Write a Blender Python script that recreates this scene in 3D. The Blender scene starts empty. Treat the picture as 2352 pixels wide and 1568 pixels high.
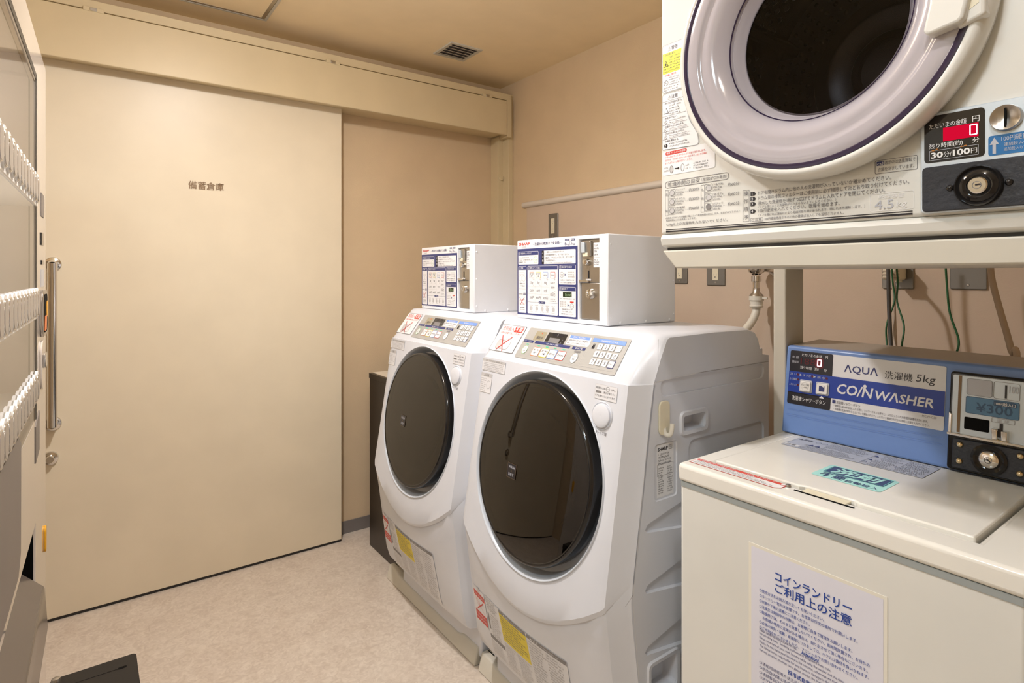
import bpy, bmesh, math, random
from mathutils import Vector, Matrix

# ------------------------------------------------------------------ scene, camera, light
scene = bpy.context.scene
COL = scene.collection
scene.view_settings.view_transform = 'Standard'
scene.view_settings.look = 'None'
scene.view_settings.gamma = 1.0
scene.view_settings.use_curve_mapping = False
scene.view_settings.exposure = 0.31

cam_data = bpy.data.cameras.new('camera')
cam_data.sensor_width = 36.0
cam_data.lens = 36.0 * 1334.0 / 2352.0
cam_data.shift_y = -(784.0 - 630.0) / 2352.0
cam_data.clip_start = 0.02
cam = bpy.data.objects.new('camera', cam_data)
cam.location = (0.0, 0.0, 1.30)
cam.rotation_euler = (math.radians(90.0), 0.0, math.radians(-36.2))
COL.objects.link(cam)
scene.camera = cam

world = bpy.data.worlds.new('world')
world.use_nodes = True
world.node_tree.nodes['Background'].inputs['Color'].default_value = (0.8, 0.7, 0.6, 1)
world.node_tree.nodes['Background'].inputs['Strength'].default_value = 0.05
scene.world = world

WARM = (1.0, 0.96, 0.96)
COOL = (1.0, 0.87, 0.74)
def ceiling_or_fill_lamp(x, y, down, glow, col=WARM, size=0.045, blend=0.8):
    # a ceiling lamp or an added fill light: a broad downward beam and the weaker glow of its diffuser
    for name, kind, power in (('ceiling_or_fill_lamp', 'SPOT', down), ('ceiling_or_fill_diffuser', 'POINT', glow)):
        l = bpy.data.lights.new(name, kind)
        l.energy = power
        l.color = col
        l.shadow_soft_size = size
        if kind == 'SPOT':
            l.spot_size = math.radians(180)
            l.spot_blend = blend
        o = bpy.data.objects.new(name, l)
        o.location = (x, y, 2.34)
        COL.objects.link(o)
ceiling_or_fill_lamp(0.40, 1.56, 56.0, 14.0, blend=1.0)
ceiling_or_fill_lamp(0.26, 0.10, 14.0, 3.0, blend=0.8)
ceiling_or_fill_lamp(-0.42, 0.30, 32.0, 5.0, col=(0.74, 0.90, 1.0), size=0.15)  # added cool fill light left of the camera, no known fixture
VEND_GLOW = 1.7

# ------------------------------------------------------------------ materials
MATS = {}
def mat(name, col, rough=0.5, metal=0.0, spec=0.5, coat=0.0, var=0.03, vscale=6.0, bump=0.0, bscale=200.0, ior=None, aniso=None):
    if name in MATS: return MATS[name]
    m = bpy.data.materials.new(name)
    m.use_nodes = True
    nt = m.node_tree; n = nt.nodes; L = nt.links
    p = n['Principled BSDF']
    p.inputs['Roughness'].default_value = rough
    p.inputs['Metallic'].default_value = metal
    p.inputs['Specular IOR Level'].default_value = spec
    p.inputs['Coat Weight'].default_value = coat
    p.inputs['Coat Roughness'].default_value = 0.04
    if ior: p.inputs['IOR'].default_value = ior
    tc = n.new('ShaderNodeTexCoord')
    nz = n.new('ShaderNodeTexNoise'); nz.inputs['Scale'].default_value = vscale; nz.inputs['Detail'].default_value = 4
    L.new(tc.outputs['Object'], nz.inputs['Vector'])
    rp = n.new('ShaderNodeValToRGB')
    rp.color_ramp.elements[0].position = 0.3; rp.color_ramp.elements[1].position = 0.7
    rp.color_ramp.elements[0].color = (*[c * (1 - var) for c in col], 1)
    rp.color_ramp.elements[1].color = (*[min(1, c * (1 + var)) for c in col], 1)
    L.new(nz.outputs['Fac'], rp.inputs['Fac'])
    L.new(rp.outputs['Color'], p.inputs['Base Color'])
    if bump:
        bn = n.new('ShaderNodeTexNoise'); bn.inputs['Scale'].default_value = bscale; bn.inputs['Detail'].default_value = 3
        mp = n.new('ShaderNodeMapping')
        if aniso: mp.inputs['Scale'].default_value = aniso
        L.new(tc.outputs['Object'], mp.inputs['Vector']); L.new(mp.outputs['Vector'], bn.inputs['Vector'])
        b = n.new('ShaderNodeBump'); b.inputs['Strength'].default_value = bump; b.inputs['Distance'].default_value = 0.002
        L.new(bn.outputs['Fac'], b.inputs['Height']); L.new(b.outputs['Normal'], p.inputs['Normal'])
    MATS[name] = m
    return m

def emit(name, col, strength):
    if name in MATS: return MATS[name]
    m = bpy.data.materials.new(name); m.use_nodes = True
    n = m.node_tree.nodes; L = m.node_tree.links
    for x in list(n): n.remove(x)
    o = n.new('ShaderNodeOutputMaterial'); e = n.new('ShaderNodeEmission')
    tc = n.new('ShaderNodeTexCoord'); nz = n.new('ShaderNodeTexNoise'); nz.inputs['Scale'].default_value = 3
    mx = n.new('ShaderNodeMix'); mx.data_type = 'RGBA'
    mx.inputs['A'].default_value = (*[c * 0.97 for c in col], 1); mx.inputs['B'].default_value = (*col, 1)
    L.new(tc.outputs['Object'], nz.inputs['Vector']); L.new(nz.outputs['Fac'], mx.inputs['Factor'])
    L.new(mx.outputs['Result'], e.inputs['Color']); e.inputs['Strength'].default_value = strength
    L.new(e.outputs['Emission'], o.inputs['Surface'])
    MATS[name] = m
    return m

def pane(name, tint, ior=1.5, rough=0.02):
    """a thin sheet: tinted see-through with a glossy surface"""
    if name in MATS: return MATS[name]
    m = bpy.data.materials.new(name); m.use_nodes = True
    n = m.node_tree.nodes; L = m.node_tree.links
    for x in list(n): n.remove(x)
    o = n.new('ShaderNodeOutputMaterial')
    t = n.new('ShaderNodeBsdfTransparent'); t.inputs['Color'].default_value = (*tint, 1)
    g = n.new('ShaderNodeBsdfGlossy'); g.inputs['Roughness'].default_value = rough
    f = n.new('ShaderNodeFresnel'); f.inputs['IOR'].default_value = ior
    tc = n.new('ShaderNodeTexCoord'); nz = n.new('ShaderNodeTexNoise'); nz.inputs['Scale'].default_value = 4
    mr = n.new('ShaderNodeMapRange'); mr.inputs['To Min'].default_value = rough * 0.8; mr.inputs['To Max'].default_value = rough * 1.2
    L.new(tc.outputs['Object'], nz.inputs['Vector']); L.new(nz.outputs['Fac'], mr.inputs['Value']); L.new(mr.outputs['Result'], g.inputs['Roughness'])
    mx = n.new('ShaderNodeMixShader')
    L.new(f.outputs['Fac'], mx.inputs['Fac']); L.new(t.outputs['BSDF'], mx.inputs[1]); L.new(g.outputs['BSDF'], mx.inputs[2])
    L.new(mx.outputs['Shader'], o.inputs['Surface'])
    MATS[name] = m
    return m

def srgb(r, g, b):
    f = lambda c: (c / 255 / 12.92) if c <= 10 else ((c / 255 + 0.055) / 1.055) ** 2.4
    return (f(r), f(g), f(b))

def floor_mat():
    m = mat('vinyl_floor', (0.56, 0.50, 0.44), rough=0.42, var=0.0)
    nt = m.node_tree; n = nt.nodes; L = nt.links; p = n['Principled BSDF']
    tc = n.new('ShaderNodeTexCoord')
    a = n.new('ShaderNodeTexNoise'); a.inputs['Scale'].default_value = 9; a.inputs['Detail'].default_value = 8; a.inputs['Roughness'].default_value = 0.65; a.inputs['Distortion'].default_value = 0.8
    c = n.new('ShaderNodeTexNoise'); c.inputs['Scale'].default_value = 46; c.inputs['Detail'].default_value = 6; c.inputs['Distortion'].default_value = 1.6
    L.new(tc.outputs['Object'], a.inputs['Vector']); L.new(tc.outputs['Object'], c.inputs['Vector'])
    r1 = n.new('ShaderNodeValToRGB'); r1.color_ramp.elements[0].position = 0.32; r1.color_ramp.elements[1].position = 0.68
    r1.color_ramp.elements[0].color = (0.58, 0.49, 0.41, 1); r1.color_ramp.elements[1].color = (0.74, 0.66, 0.57, 1)
    r2 = n.new('ShaderNodeValToRGB'); r2.color_ramp.elements[0].position = 0.35; r2.color_ramp.elements[1].position = 0.72
    r2.color_ramp.elements[0].color = (0.54, 0.45, 0.37, 1); r2.color_ramp.elements[1].color = (0.84, 0.76, 0.66, 1)
    L.new(a.outputs['Fac'], r1.inputs['Fac']); L.new(c.outputs['Fac'], r2.inputs['Fac'])
    mx = n.new('ShaderNodeMix'); mx.data_type = 'RGBA'; mx.inputs['Factor'].default_value = 0.45
    L.new(r1.outputs['Color'], mx.inputs['A']); L.new(r2.outputs['Color'], mx.inputs['B'])
    L.new(mx.outputs['Result'], p.inputs['Base Color'])
    return m

FLOOR = floor_mat()
CEIL = mat('ceiling_paper', (0.93, 0.775, 0.53), rough=0.9, spec=0.1, bump=0.12, bscale=260)
WALL = mat('wall_paper', (0.68, 0.53, 0.35), rough=0.85, spec=0.15, bump=0.35, bscale=160, aniso=(1, 1, 3.5))
WALLP = mat('wall_guard_sheet', (0.63, 0.505, 0.395), rough=0.55, spec=0.3, bump=0.15, bscale=160, aniso=(1, 1, 3.5))
DOOR = mat('door_cream_laminate', (0.79, 0.695, 0.53), rough=0.38, spec=0.4)
HEAD = mat('header_cream_paint', (0.69, 0.575, 0.37), rough=0.42, spec=0.4)
BASEB = mat('baseboard_grey_vinyl', (0.20, 0.18, 0.17), rough=0.5)
RAIL = mat('rail_beige_plastic', (0.72, 0.65, 0.57), rough=0.45)
CHROME = mat('chrome', (0.72, 0.70, 0.67), rough=0.12, metal=1.0)
STEEL = mat('brushed_steel', (0.50, 0.47, 0.43), rough=0.32, metal=1.0, bump=0.1, bscale=300, aniso=(1, 1, 0.05))
SILVER = mat('silver_paint', (0.62, 0.70, 0.78), rough=0.35, metal=0.35)
PLATE = mat('outlet_plate_grey', (0.24, 0.23, 0.21), rough=0.42, metal=0.6)
SOCK = mat('socket_cream', (0.78, 0.72, 0.55), rough=0.5)
WHITE = mat('machine_white_plastic', (0.71, 0.73, 0.785), rough=0.28, spec=0.5)
WMETAL = mat('box_white_enamel', (0.80, 0.81, 0.84), rough=0.4)
PANG = mat('control_panel_grey', (0.42, 0.41, 0.385), rough=0.4)
RECESS = mat('door_recess_shade_grey', (0.62, 0.66, 0.72), rough=0.3)  # bluish shading of the recess is put into the colour
CREAM = mat('machine_cream_enamel', (0.82, 0.80, 0.74), rough=0.16, spec=0.5)
CREAM2 = mat('dryer_cream_enamel', (0.74, 0.735, 0.695), rough=0.2, spec=0.5)
TRAYC = mat('stand_beige_enamel', (0.56, 0.53, 0.455), rough=0.4)
PAN = mat('floor_pan_beige_plastic', (0.66, 0.62, 0.53), rough=0.45)
LILAC = mat('lilac_door_plastic', (0.42, 0.39, 0.42), rough=0.12, spec=0.5, coat=0.4)
PURPLE = mat('dark_purple_trim', (0.025, 0.015, 0.045), rough=0.2)
BLACKG = mat('gloss_black', (0.012, 0.011, 0.011), rough=0.08, spec=0.5)
BLACKP = mat('black_plastic', (0.018, 0.017, 0.017), rough=0.35)
BLACKM = mat('black_crackle_paint', (0.022, 0.026, 0.036), rough=0.3, bump=0.5, bscale=120)
VOID = mat('dark_void', (0.006, 0.006, 0.006), rough=0.8, spec=0.1)
DRUMP = mat('perforated_drum_steel', (0.10, 0.10, 0.11), rough=0.28, metal=0.9)
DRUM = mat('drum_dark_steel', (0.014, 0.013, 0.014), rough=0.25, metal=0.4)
BOWL = mat('smoked_bowl', (0.10, 0.085, 0.07), rough=0.15)
SMOKE = pane('smoked_glass', (0.20, 0.155, 0.115), ior=1.9, rough=0.015)
DGLASS = pane('dryer_glass', (0.62, 0.6, 0.62), ior=1.3)
VGLASS = pane('vending_window', (0.85, 0.85, 0.85), ior=1.5)
DARKW = mat('dark_walnut_board', (0.022, 0.014, 0.009), rough=0.35, bump=0.1, bscale=40, aniso=(8, 8, 0.6))
TOPB = mat('cabinet_top_cream', (0.72, 0.64, 0.52), rough=0.4)
BINB = mat('bin_dark_brown_plastic', (0.010, 0.0075, 0.005), rough=0.6)
VEND = mat('vending_beige_enamel', (0.66, 0.60, 0.54), rough=0.1, spec=0.6, coat=0.6)
VPANEL = mat('vending_poster_grey', (0.20, 0.175, 0.155), rough=0.45)
BFACE = mat('button_face_taupe', (0.36, 0.32, 0.28), rough=0.3)
BTN = mat('button_white_plastic', (0.85, 0.84, 0.82), rough=0.3)
BLUEC = mat('console_blue_plastic', (0.155, 0.265, 0.56), rough=0.33)
GREYP = mat('console_top_grey', (0.36, 0.32, 0.27), rough=0.4)
BRASS = mat('brass_bolt', (0.80, 0.66, 0.42), rough=0.2, metal=1.0)
PAPER = mat('notice_paper', (0.74, 0.74, 0.83), rough=0.3, coat=0.3)
LAMIN = mat('laminate_film', (0.80, 0.77, 0.68), rough=0.12)
HOSE = mat('hose_ivory', (0.74, 0.71, 0.63), rough=0.4)
CBEIGE = mat('cord_beige', (0.50, 0.40, 0.31), rough=0.5)
CGREY = mat('cord_dark_grey', (0.07, 0.065, 0.06), rough=0.5)
CGREEN = mat('wire_green', (0.01, 0.10, 0.03), rough=0.4)
# printed inks
I = dict(
    white=mat('ink_white', (0.83, 0.83, 0.84), rough=0.4), offw=mat('ink_paper_white', (0.76, 0.76, 0.78), rough=0.4),
    lgrey=mat('ink_light_grey', (0.55, 0.54, 0.54), rough=0.4), grey=mat('ink_grey', (0.22, 0.21, 0.21), rough=0.4),
    text=mat('ink_text_grey', (0.11, 0.105, 0.12), rough=0.4),
    faint=mat('ink_faint_grey', (0.36, 0.34, 0.34), rough=0.4), black=mat('ink_black', (0.015, 0.014, 0.02), rough=0.3),
    navy=mat('ink_navy', (0.035, 0.045, 0.17), rough=0.35), blue=mat('ink_blue', (0.012, 0.045, 0.32), rough=0.3),
    sky=mat('ink_sky_blue', (0.17, 0.31, 0.72), rough=0.4), red=mat('ink_red', (0.62, 0.045, 0.03), rough=0.4),
    orange=mat('ink_orange', (0.80, 0.22, 0.06), rough=0.4), yellow=mat('ink_yellow', (0.82, 0.66, 0.02), rough=0.4),
    amber=mat('ink_amber', (0.80, 0.40, 0.02), rough=0.4), lemon=mat('ink_lemon', (0.84, 0.80, 0.03), rough=0.4), green=mat('ink_green', (0.30, 0.62, 0.20), rough=0.4),
    teal=mat('ink_teal', (0.16, 0.58, 0.56), rough=0.3), mint=mat('ink_mint', (0.42, 0.80, 0.74), rough=0.3),
    deep=mat('ink_deep_navy', (0.02, 0.045, 0.15), rough=0.3), pblue=mat('ink_price_blue', (0.10, 0.24, 0.42), rough=0.3),
    dblue=mat('ink_dull_blue', (0.04, 0.10, 0.20), rough=0.3), brown=mat('ink_brown', (0.23, 0.14, 0.065), rough=0.4),
    rust=mat('rust_stain', (0.45, 0.18, 0.04), rough=0.8), sblue=mat('ink_slot_blue', (0.02, 0.16, 0.42), rough=0.3),
    dred=mat('ink_dark_red', (0.10, 0.006, 0.012), rough=0.3), title=mat('ink_title_blue', (0.015, 0.06, 0.33), rough=0.4),
    lcd=mat('lcd_dark', (0.03, 0.028, 0.028), rough=0.15), khaki=mat('lcd_khaki', (0.36, 0.32, 0.22), rough=0.3),
    lcdg=mat('lcd_green_black', (0.012, 0.025, 0.008), rough=0.3), lime=mat('lcd_pale_green', (0.25, 0.38, 0.22), rough=0.4),
    silver=mat('ink_silver', (0.50, 0.52, 0.58), rough=0.3),
    led=emit('led_red', (1.0, 0.12, 0.16), 3.0), ledw=emit('led_red_bright', (1.0, 0.45, 0.5), 4.0),
    ledp=emit('led_red_panel', (0.62, 0.004, 0.03), 0.9), ledg=emit('led_green', (0.2, 0.9, 0.5), 0.8), ledo=emit('led_orange', (1.0, 0.25, 0.12), 0.9),
)

# ------------------------------------------------------------------ object helpers
def thing(name, label, cat, loc=(0, 0, 0), rotz=0.0, group=None):
    o = bpy.data.objects.new(name, None)
    o.empty_display_size = 0.1
    o.location = loc; o.rotation_euler = (0, 0, rotz)
    COL.objects.link(o)
    o['label'] = label; o['category'] = cat
    if group: o['group'] = group
    return o
def tag(o, label, cat, group=None):
    o['label'] = label; o['category'] = cat
    if group: o['group'] = group
    return o
def struct(o):
    o['kind'] = 'structure'
    return o
def root_of(p):
    while p.parent: p = p.parent
    return p
def copy_tree(o, parent=None):
    c = o.copy(); COL.objects.link(c)
    if parent: c.parent = parent
    for ch in [k for k in COL.objects if k.parent == o]:
        copy_tree(ch, c)
    return c

class MB:
    """collects polygons (world coordinates) of one mesh"""
    def __init__(s):
        s.v = []; s.f = []; s.m = []; s.mats = []
    def mi(s, m):
        if m not in s.mats: s.mats.append(m)
        return s.mats.index(m)
    def add(s, vs, fs, m):
        o = len(s.v); k = s.mi(m)
        s.v += [tuple(p) for p in vs]
        for f in fs:
            s.f.append([i + o for i in f]); s.m.append(k)
    def box(s, x0, x1, y0, y1, z0, z1, m):
        vs = [(x, y, z) for x in (x0, x1) for y in (y0, y1) for z in (z0, z1)]
        s.add(vs, [(0, 1, 3, 2), (4, 6, 7, 5), (0, 4, 5, 1), (2, 3, 7, 6), (0, 2, 6, 4), (1, 5, 7, 3)], m)
        return s
    def prism(s, pts, vec, m):
        n = len(pts); vec = Vector(vec)
        vs = [Vector(p) for p in pts] + [Vector(p) + vec for p in pts]
        s.add(vs, [list(range(n))[::-1], list(range(n, 2 * n))] + [(i, (i + 1) % n, n + (i + 1) % n, n + i) for i in range(n)], m)
        return s
    def loft(s, rings, m, cap=True):
        n = len(rings[0]); vs = [p for r in rings for p in r]; fs = []
        for k in range(len(rings) - 1):
            for i in range(n):
                j = (i + 1) % n
                fs.append((k * n + i, k * n + j, (k + 1) * n + j, (k + 1) * n + i))
        if cap:
            fs.append(list(range(n))[::-1]); fs.append([(len(rings) - 1) * n + i for i in range(n)])
        s.add(vs, fs, m)
        return s
    def lathe(s, prof, c, n, up, m, seg=64, closed=False):
        """prof: (radius, height along n)"""
        c = Vector(c); n = Vector(n).normalized(); up = Vector(up).normalized(); rt = up.cross(n)
        vs = []; fs = []; k = len(prof)
        for i in range(seg):
            t = 2 * math.pi * i / seg
            d = up * math.cos(t) + rt * math.sin(t)
            for r, h in prof: vs.append(c + d * r + n * h)
        for i in range(seg):
            j = (i + 1) % seg
            for q in range(k - 1):
                fs.append((i * k + q, j * k + q, j * k + q + 1, i * k + q + 1))
        if prof[0][0] > 1e-6 and closed: fs.append([i * k for i in range(seg)])
        if prof[-1][0] > 1e-6 and closed: fs.append([i * k + k - 1 for i in range(seg)][::-1])
        s.add(vs, fs, m)
        return s
    def tube(s, path, r, m, seg=12, smooth=6):
        P = [Vector(p) for p in path]
        if smooth and len(P) > 2:
            Q = []
            for i in range(len(P) - 1):
                a = P[max(0, i - 1)]; b = P[i]; c = P[i + 1]; d = P[min(len(P) - 1, i + 2)]
                for k in range(smooth):
                    t = k / smooth
                    Q.append(0.5 * ((2 * b) + (c - a) * t + (2 * a - 5 * b + 4 * c - d) * t * t + (3 * b - a - 3 * c + d) * t ** 3))
            Q.append(P[-1]); P = Q
        rings = []; nrm = None
        for i, p in enumerate(P):
            t = (P[min(i + 1, len(P) - 1)] - P[max(i - 1, 0)]).normalized()
            if nrm is None:
                nrm = t.orthogonal().normalized()
            nrm = (nrm - t * nrm.dot(t)).normalized()
            b = t.cross(nrm)
            rr = r[i * (len(r) - 1) // max(1, len(P) - 1)] if isinstance(r, (list, tuple)) else r
            rings.append([p + (nrm * math.cos(2 * math.pi * k / seg) + b * math.sin(2 * math.pi * k / seg)) * rr for k in range(seg)])
        return s.loft(rings, m)
    def build(s, name, parent=None, bevel=0.0, smooth=35, seg=2, local=False, cut=None):
        org = root_of(parent).location if (parent and not local) else Vector((0, 0, 0))
        me = bpy.data.meshes.new(name)
        me.from_pydata([tuple(Vector(p) - org) for p in s.v], [], s.f)
        for m in s.mats: me.materials.append(m)
        me.polygons.foreach_set('material_index', s.m)
        bm = bmesh.new(); bm.from_mesh(me)
        bmesh.ops.recalc_face_normals(bm, faces=bm.faces)
        bm.to_mesh(me); bm.free()
        o = bpy.data.objects.new(name, me)
        COL.objects.link(o)
        if parent: o.parent = parent
        if cut:
            cuts = []
            for cb in cut:
                co = cb.build('cutter', None)
                co.location = -org
                cuts.append(co)
                md = o.modifiers.new('cut', 'BOOLEAN'); md.operation = 'DIFFERENCE'; md.object = co; md.solver = 'EXACT'
            wl = o.parent; o.parent = None
            bpy.context.view_layer.update()
            me2 = bpy.data.meshes.new_from_object(o.evaluated_get(bpy.context.evaluated_depsgraph_get()))
            o.modifiers.clear(); o.data = me2; me = me2
            o.parent = wl
            for co in cuts: bpy.data.objects.remove(co)
        if bevel:
            md = o.modifiers.new('bevel', 'BEVEL'); md.width = bevel; md.segments = seg; md.limit_method = 'ANGLE'; md.angle_limit = math.radians(40)
            md.harden_normals = False
        if smooth:
            me.polygons.foreach_set('use_smooth', [True] * len(me.polygons))
            me.set_sharp_from_angle(angle=math.radians(smooth))
        return o

# ------------------------------------------------------------------ printing on surfaces
TCACHE = {}
def text_geom(body, bold, shear):
    k = (body, bold, shear)
    if k in TCACHE: return TCACHE[k]
    c = bpy.data.curves.new('t', 'FONT')
    c.body = body; c.size = 1.0; c.resolution_u = 2; c.offset = bold; c.shear = shear; c.dimensions = '2D'; c.fill_mode = 'FRONT'
    o = bpy.data.objects.new('t', c); COL.objects.link(o)
    me = bpy.data.meshes.new_from_object(o.evaluated_get(bpy.context.evaluated_depsgraph_get()))
    vs = [(v.co.x, v.co.y) for v in me.vertices]; fs = [list(p.vertices) for p in me.polygons]
    bpy.data.objects.remove(o); bpy.data.curves.remove(c); bpy.data.meshes.remove(me)
    if vs:
        x0 = min(v[0] for v in vs); x1 = max(v[0] for v in vs); y0 = min(v[1] for v in vs); y1 = max(v[1] for v in vs)
    else: x0 = x1 = y0 = y1 = 0
    TCACHE[k] = (vs, fs, x0, x1, y0, y1)
    return TCACHE[k]

class Print:
    """flat print on a surface; surf(a, b, h) gives the point a to the reader's right, b up, h off the surface"""
    def __init__(s, surf, h0=0.0006):
        s.mb = MB(); s.surf = surf; s.h0 = h0; s.k = 0; s.rnd = random.Random(7)
    def _h(s, lay): return s.h0 + 0.00025 * lay
    def poly(s, pts, ink, lay=0):
        s.mb.add([s.surf(a, b, s._h(lay)) for a, b in pts], [list(range(len(pts)))], I[ink] if isinstance(ink, str) else ink)
    def rect(s, a0, b0, a1, b1, ink, lay=0, nx=1, ny=1):
        vs = []; fs = []
        for i in range(nx + 1):
            for j in range(ny + 1):
                vs.append(s.surf(a0 + (a1 - a0) * i / nx, b0 + (b1 - b0) * j / ny, s._h(lay)))
        for i in range(nx):
            for j in range(ny):
                q = i * (ny + 1) + j; fs.append((q, q + ny + 1, q + ny + 2, q + 1))
        s.mb.add(vs, fs, I[ink] if isinstance(ink, str) else ink)
    def rr_pts(s, a0, b0, a1, b1, r, n=4):
        if a0 > a1: a0, a1 = a1, a0
        if b0 > b1: b0, b1 = b1, b0
        r = min(r, (a1 - a0) / 2, (b1 - b0) / 2)
        out = []
        for cx, cy, t0 in ((a1 - r, b1 - r, 0), (a0 + r, b1 - r, 90), (a0 + r, b0 + r, 180), (a1 - r, b0 + r, 270)):
            for k in range(n + 1):
                t = math.radians(t0 + 90 * k / n); out.append((cx + r * math.cos(t), cy + r * math.sin(t)))
        return out
    def rrect(s, a0, b0, a1, b1, r, ink, lay=0): s.poly(s.rr_pts(a0, b0, a1, b1, r), ink, lay)
    def frame(s, a0, b0, a1, b1, r, w, ink, lay=0):
        o = s.rr_pts(a0, b0, a1, b1, r); i = s.rr_pts(min(a0, a1) + w, min(b0, b1) + w, max(a0, a1) - w, max(b0, b1) - w, max(r - w, 0.0002))
        s._strip(o, i, ink, lay)
    def _strip(s, o, i, ink, lay):
        n = len(o); h = s._h(lay)
        s.mb.add([s.surf(a, b, h) for a, b in o + i], [(k, (k + 1) % n, n + (k + 1) % n, n + k) for k in range(n)], I[ink] if isinstance(ink, str) else ink)
    def circ(s, a, b, r, ink, lay=0, ry=None, n=20):
        ry = ry or r
        s.poly([(a + r * math.cos(2 * math.pi * k / n), b + ry * math.sin(2 * math.pi * k / n)) for k in range(n)], ink, lay)
    def ring(s, a, b, r, w, ink, lay=0, ry=None, n=20):
        ry = ry or r
        P = lambda q, u: [(a + q * math.cos(2 * math.pi * k / n), b + u * math.sin(2 * math.pi * k / n)) for k in range(n)]
        s._strip(P(r, ry), P(r - w, ry - w), ink, lay)
    def line(s, a0, b0, a1, b1, w, ink, lay=0):
        d = math.hypot(a1 - a0, b1 - b0) or 1; x = -(b1 - b0) / d * w / 2; y = (a1 - a0) / d * w / 2
        s.poly([(a0 + x, b0 + y), (a0 - x, b0 - y), (a1 - x, b1 - y), (a1 + x, b1 + y)], ink, lay)
    def text(s, body, a, b, h, ink, w=None, bold=0.0, shear=0.0, lay=2, al='l', wmax=None):
        """h: height of the letters' box, b: its lower edge"""
        vs, fs, x0, x1, y0, y1 = text_geom(body, bold, shear)
        if not vs: return
        k = h / (y1 - y0); kx = k if w is None else w / (x1 - x0)
        if wmax and kx * (x1 - x0) > wmax: kx = wmax / (x1 - x0)
        W = kx * (x1 - x0); a0 = a - (W if al == 'r' else W / 2 if al == 'c' else 0)
        hh = s._h(lay)
        s.mb.add([s.surf(a0 + (x - x0) * kx, b + (y - y0) * k, hh) for x, y in vs], fs, I[ink] if isinstance(ink, str) else ink)
    def scrawl(s, a0, b, a1, h, ink, lay=2):
        """a line of print too small to read in the photograph"""
        a = a0; R = s.rnd
        while a < a1 - h * 0.4:
            g = h * R.uniform(0.55, 0.95)
            if R.random() < 0.08: a += g; continue
            w = h * 0.13
            for q in range(R.choice((1, 2, 2))):
                yy = b + h * R.uniform(0.05, 0.9)
                s.poly([(a, yy - w / 2), (a + g * 0.85, yy - w / 2), (a + g * 0.85, yy + w / 2), (a, yy + w / 2)], ink, lay)
            xx = a + g * R.uniform(0.2, 0.6)
            s.poly([(xx - w / 2, b), (xx + w / 2, b), (xx + w / 2, b + h), (xx - w / 2, b + h)], ink, lay)
            a += g * 1.08
    def para(s, a0, btop, a1, bbot, n, ink, lay=2, fill=0.62):
        st = (btop - bbot) / n
        for k in range(n):
            s.scrawl(a0, btop - st * (k + 1) + st * (1 - fill) / 2, a0 + (a1 - a0) * s.rnd.uniform(0.72, 1.0), st * fill, ink, lay)
    def build(s, name, parent): return s.mb.build(name, parent, smooth=0)

def sphere_profile(r, h, k=6):
    return [(r * math.cos(math.pi / 2 * i / k), h * math.sin(math.pi / 2 * i / k)) for i in range(k + 1)]

# ================================================================== THE ROOM
XW, YB, CZ = 2.0, 2.85, 2.411
XL, YF = -0.92, -1.60
def shell(name, *b, m=WALL):
    return struct(MB().box(*b, m).build(name, None, smooth=0))
shell('floor', XL - 0.1, XW + 0.1, YF - 0.1, YB + 0.1, -0.08, 0.0, m=FLOOR)
shell('ceiling', XL - 0.1, XW + 0.1, YF - 0.1, YB + 0.1, CZ, CZ + 0.08, m=CEIL)
shell('wall_right', XW, XW + 0.1, YF - 0.1, YB + 0.1, 0, CZ)
shell('wall_back', XL - 0.1, XW, YB, YB + 0.1, 0, CZ)
shell('wall_left', XL - 0.1, XL, YF - 0.1, YB, 0, CZ)
shell('wall_front', XL, XW, YF - 0.1, YF, 0, CZ)
b = MB().box(1.0, 1.935, YB - 0.006, YB, 0, 0.062, BASEB); struct(b.build('baseboard_back', None, smooth=0))
b = MB().box(XW - 0.006, XW, YF, 2.78, 0, 0.062, BASEB); struct(b.build('baseboard_right', None, smooth=0))

# sheet of wall protection under the bumper rail
b = MB().box(XW - 0.006, XW, YF, 2.585, 0.062, 1.675, WALLP)
struct(b.build('trim_1', None, bevel=0.002))
# bumper rail, half round
P = [(XW, 2.625, 1.690)]
prof = [(XW, 1.673), (XW - 0.012, 1.675), (XW - 0.02, 1.682), (XW - 0.022, 1.690), (XW - 0.02, 1.698), (XW - 0.012, 1.705), (XW, 1.707)]
b = MB().prism([(x, YF, z) for x, z in prof], (0, 2.615 - YF, 0), RAIL)
struct(b.build('trim_2', None, bevel=0.003))

# header (pelmet) above the sliding door
t = MB()
t.box(XL, 1.970, 2.70, YB, 2.296, 2.333, HEAD)               # top rail
t.box(XL, 1.928, 2.715, YB, 2.105, 2.296, HEAD)              # body behind the flap
t.box(1.938, 1.970, 2.695, YB, 2.085, 2.30, HEAD)            # end cheek
head = struct(t.build('trim_3', None, bevel=0.002))
f = MB().box(XL, 1.934, 2.690, 2.712, 2.094, 2.290, HEAD).build('flap', head, bevel=0.003, local=True)
for x in (0.02, 0.93, 1.80):
    h = MB().box(x - 0.032, x + 0.032, 2.688, 2.70, 2.286, 2.302, HEAD)
    h.box(x - 0.011, x + 0.011, 2.686, 2.70, 2.288, 2.300, STEEL)
    h.build('hinge', head, bevel=0.001, local=True)
# jamb in the corner
t = MB().box(1.930, 1.998, 2.775, YB, 0, 2.10, HEAD).box(1.966, 1.999, 2.72, YB, 0, 2.34, HEAD)
j = struct(t.build('trim_4', None, bevel=0.002))
MB().lathe([(0.0, 0.008), (0.012, 0.008), (0.014, 0.0)], (1.952, 2.775, 1.86), (0, -1, 0), (0, 0, 1), HEAD, 20).build('door_stop', j, local=True)

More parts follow.
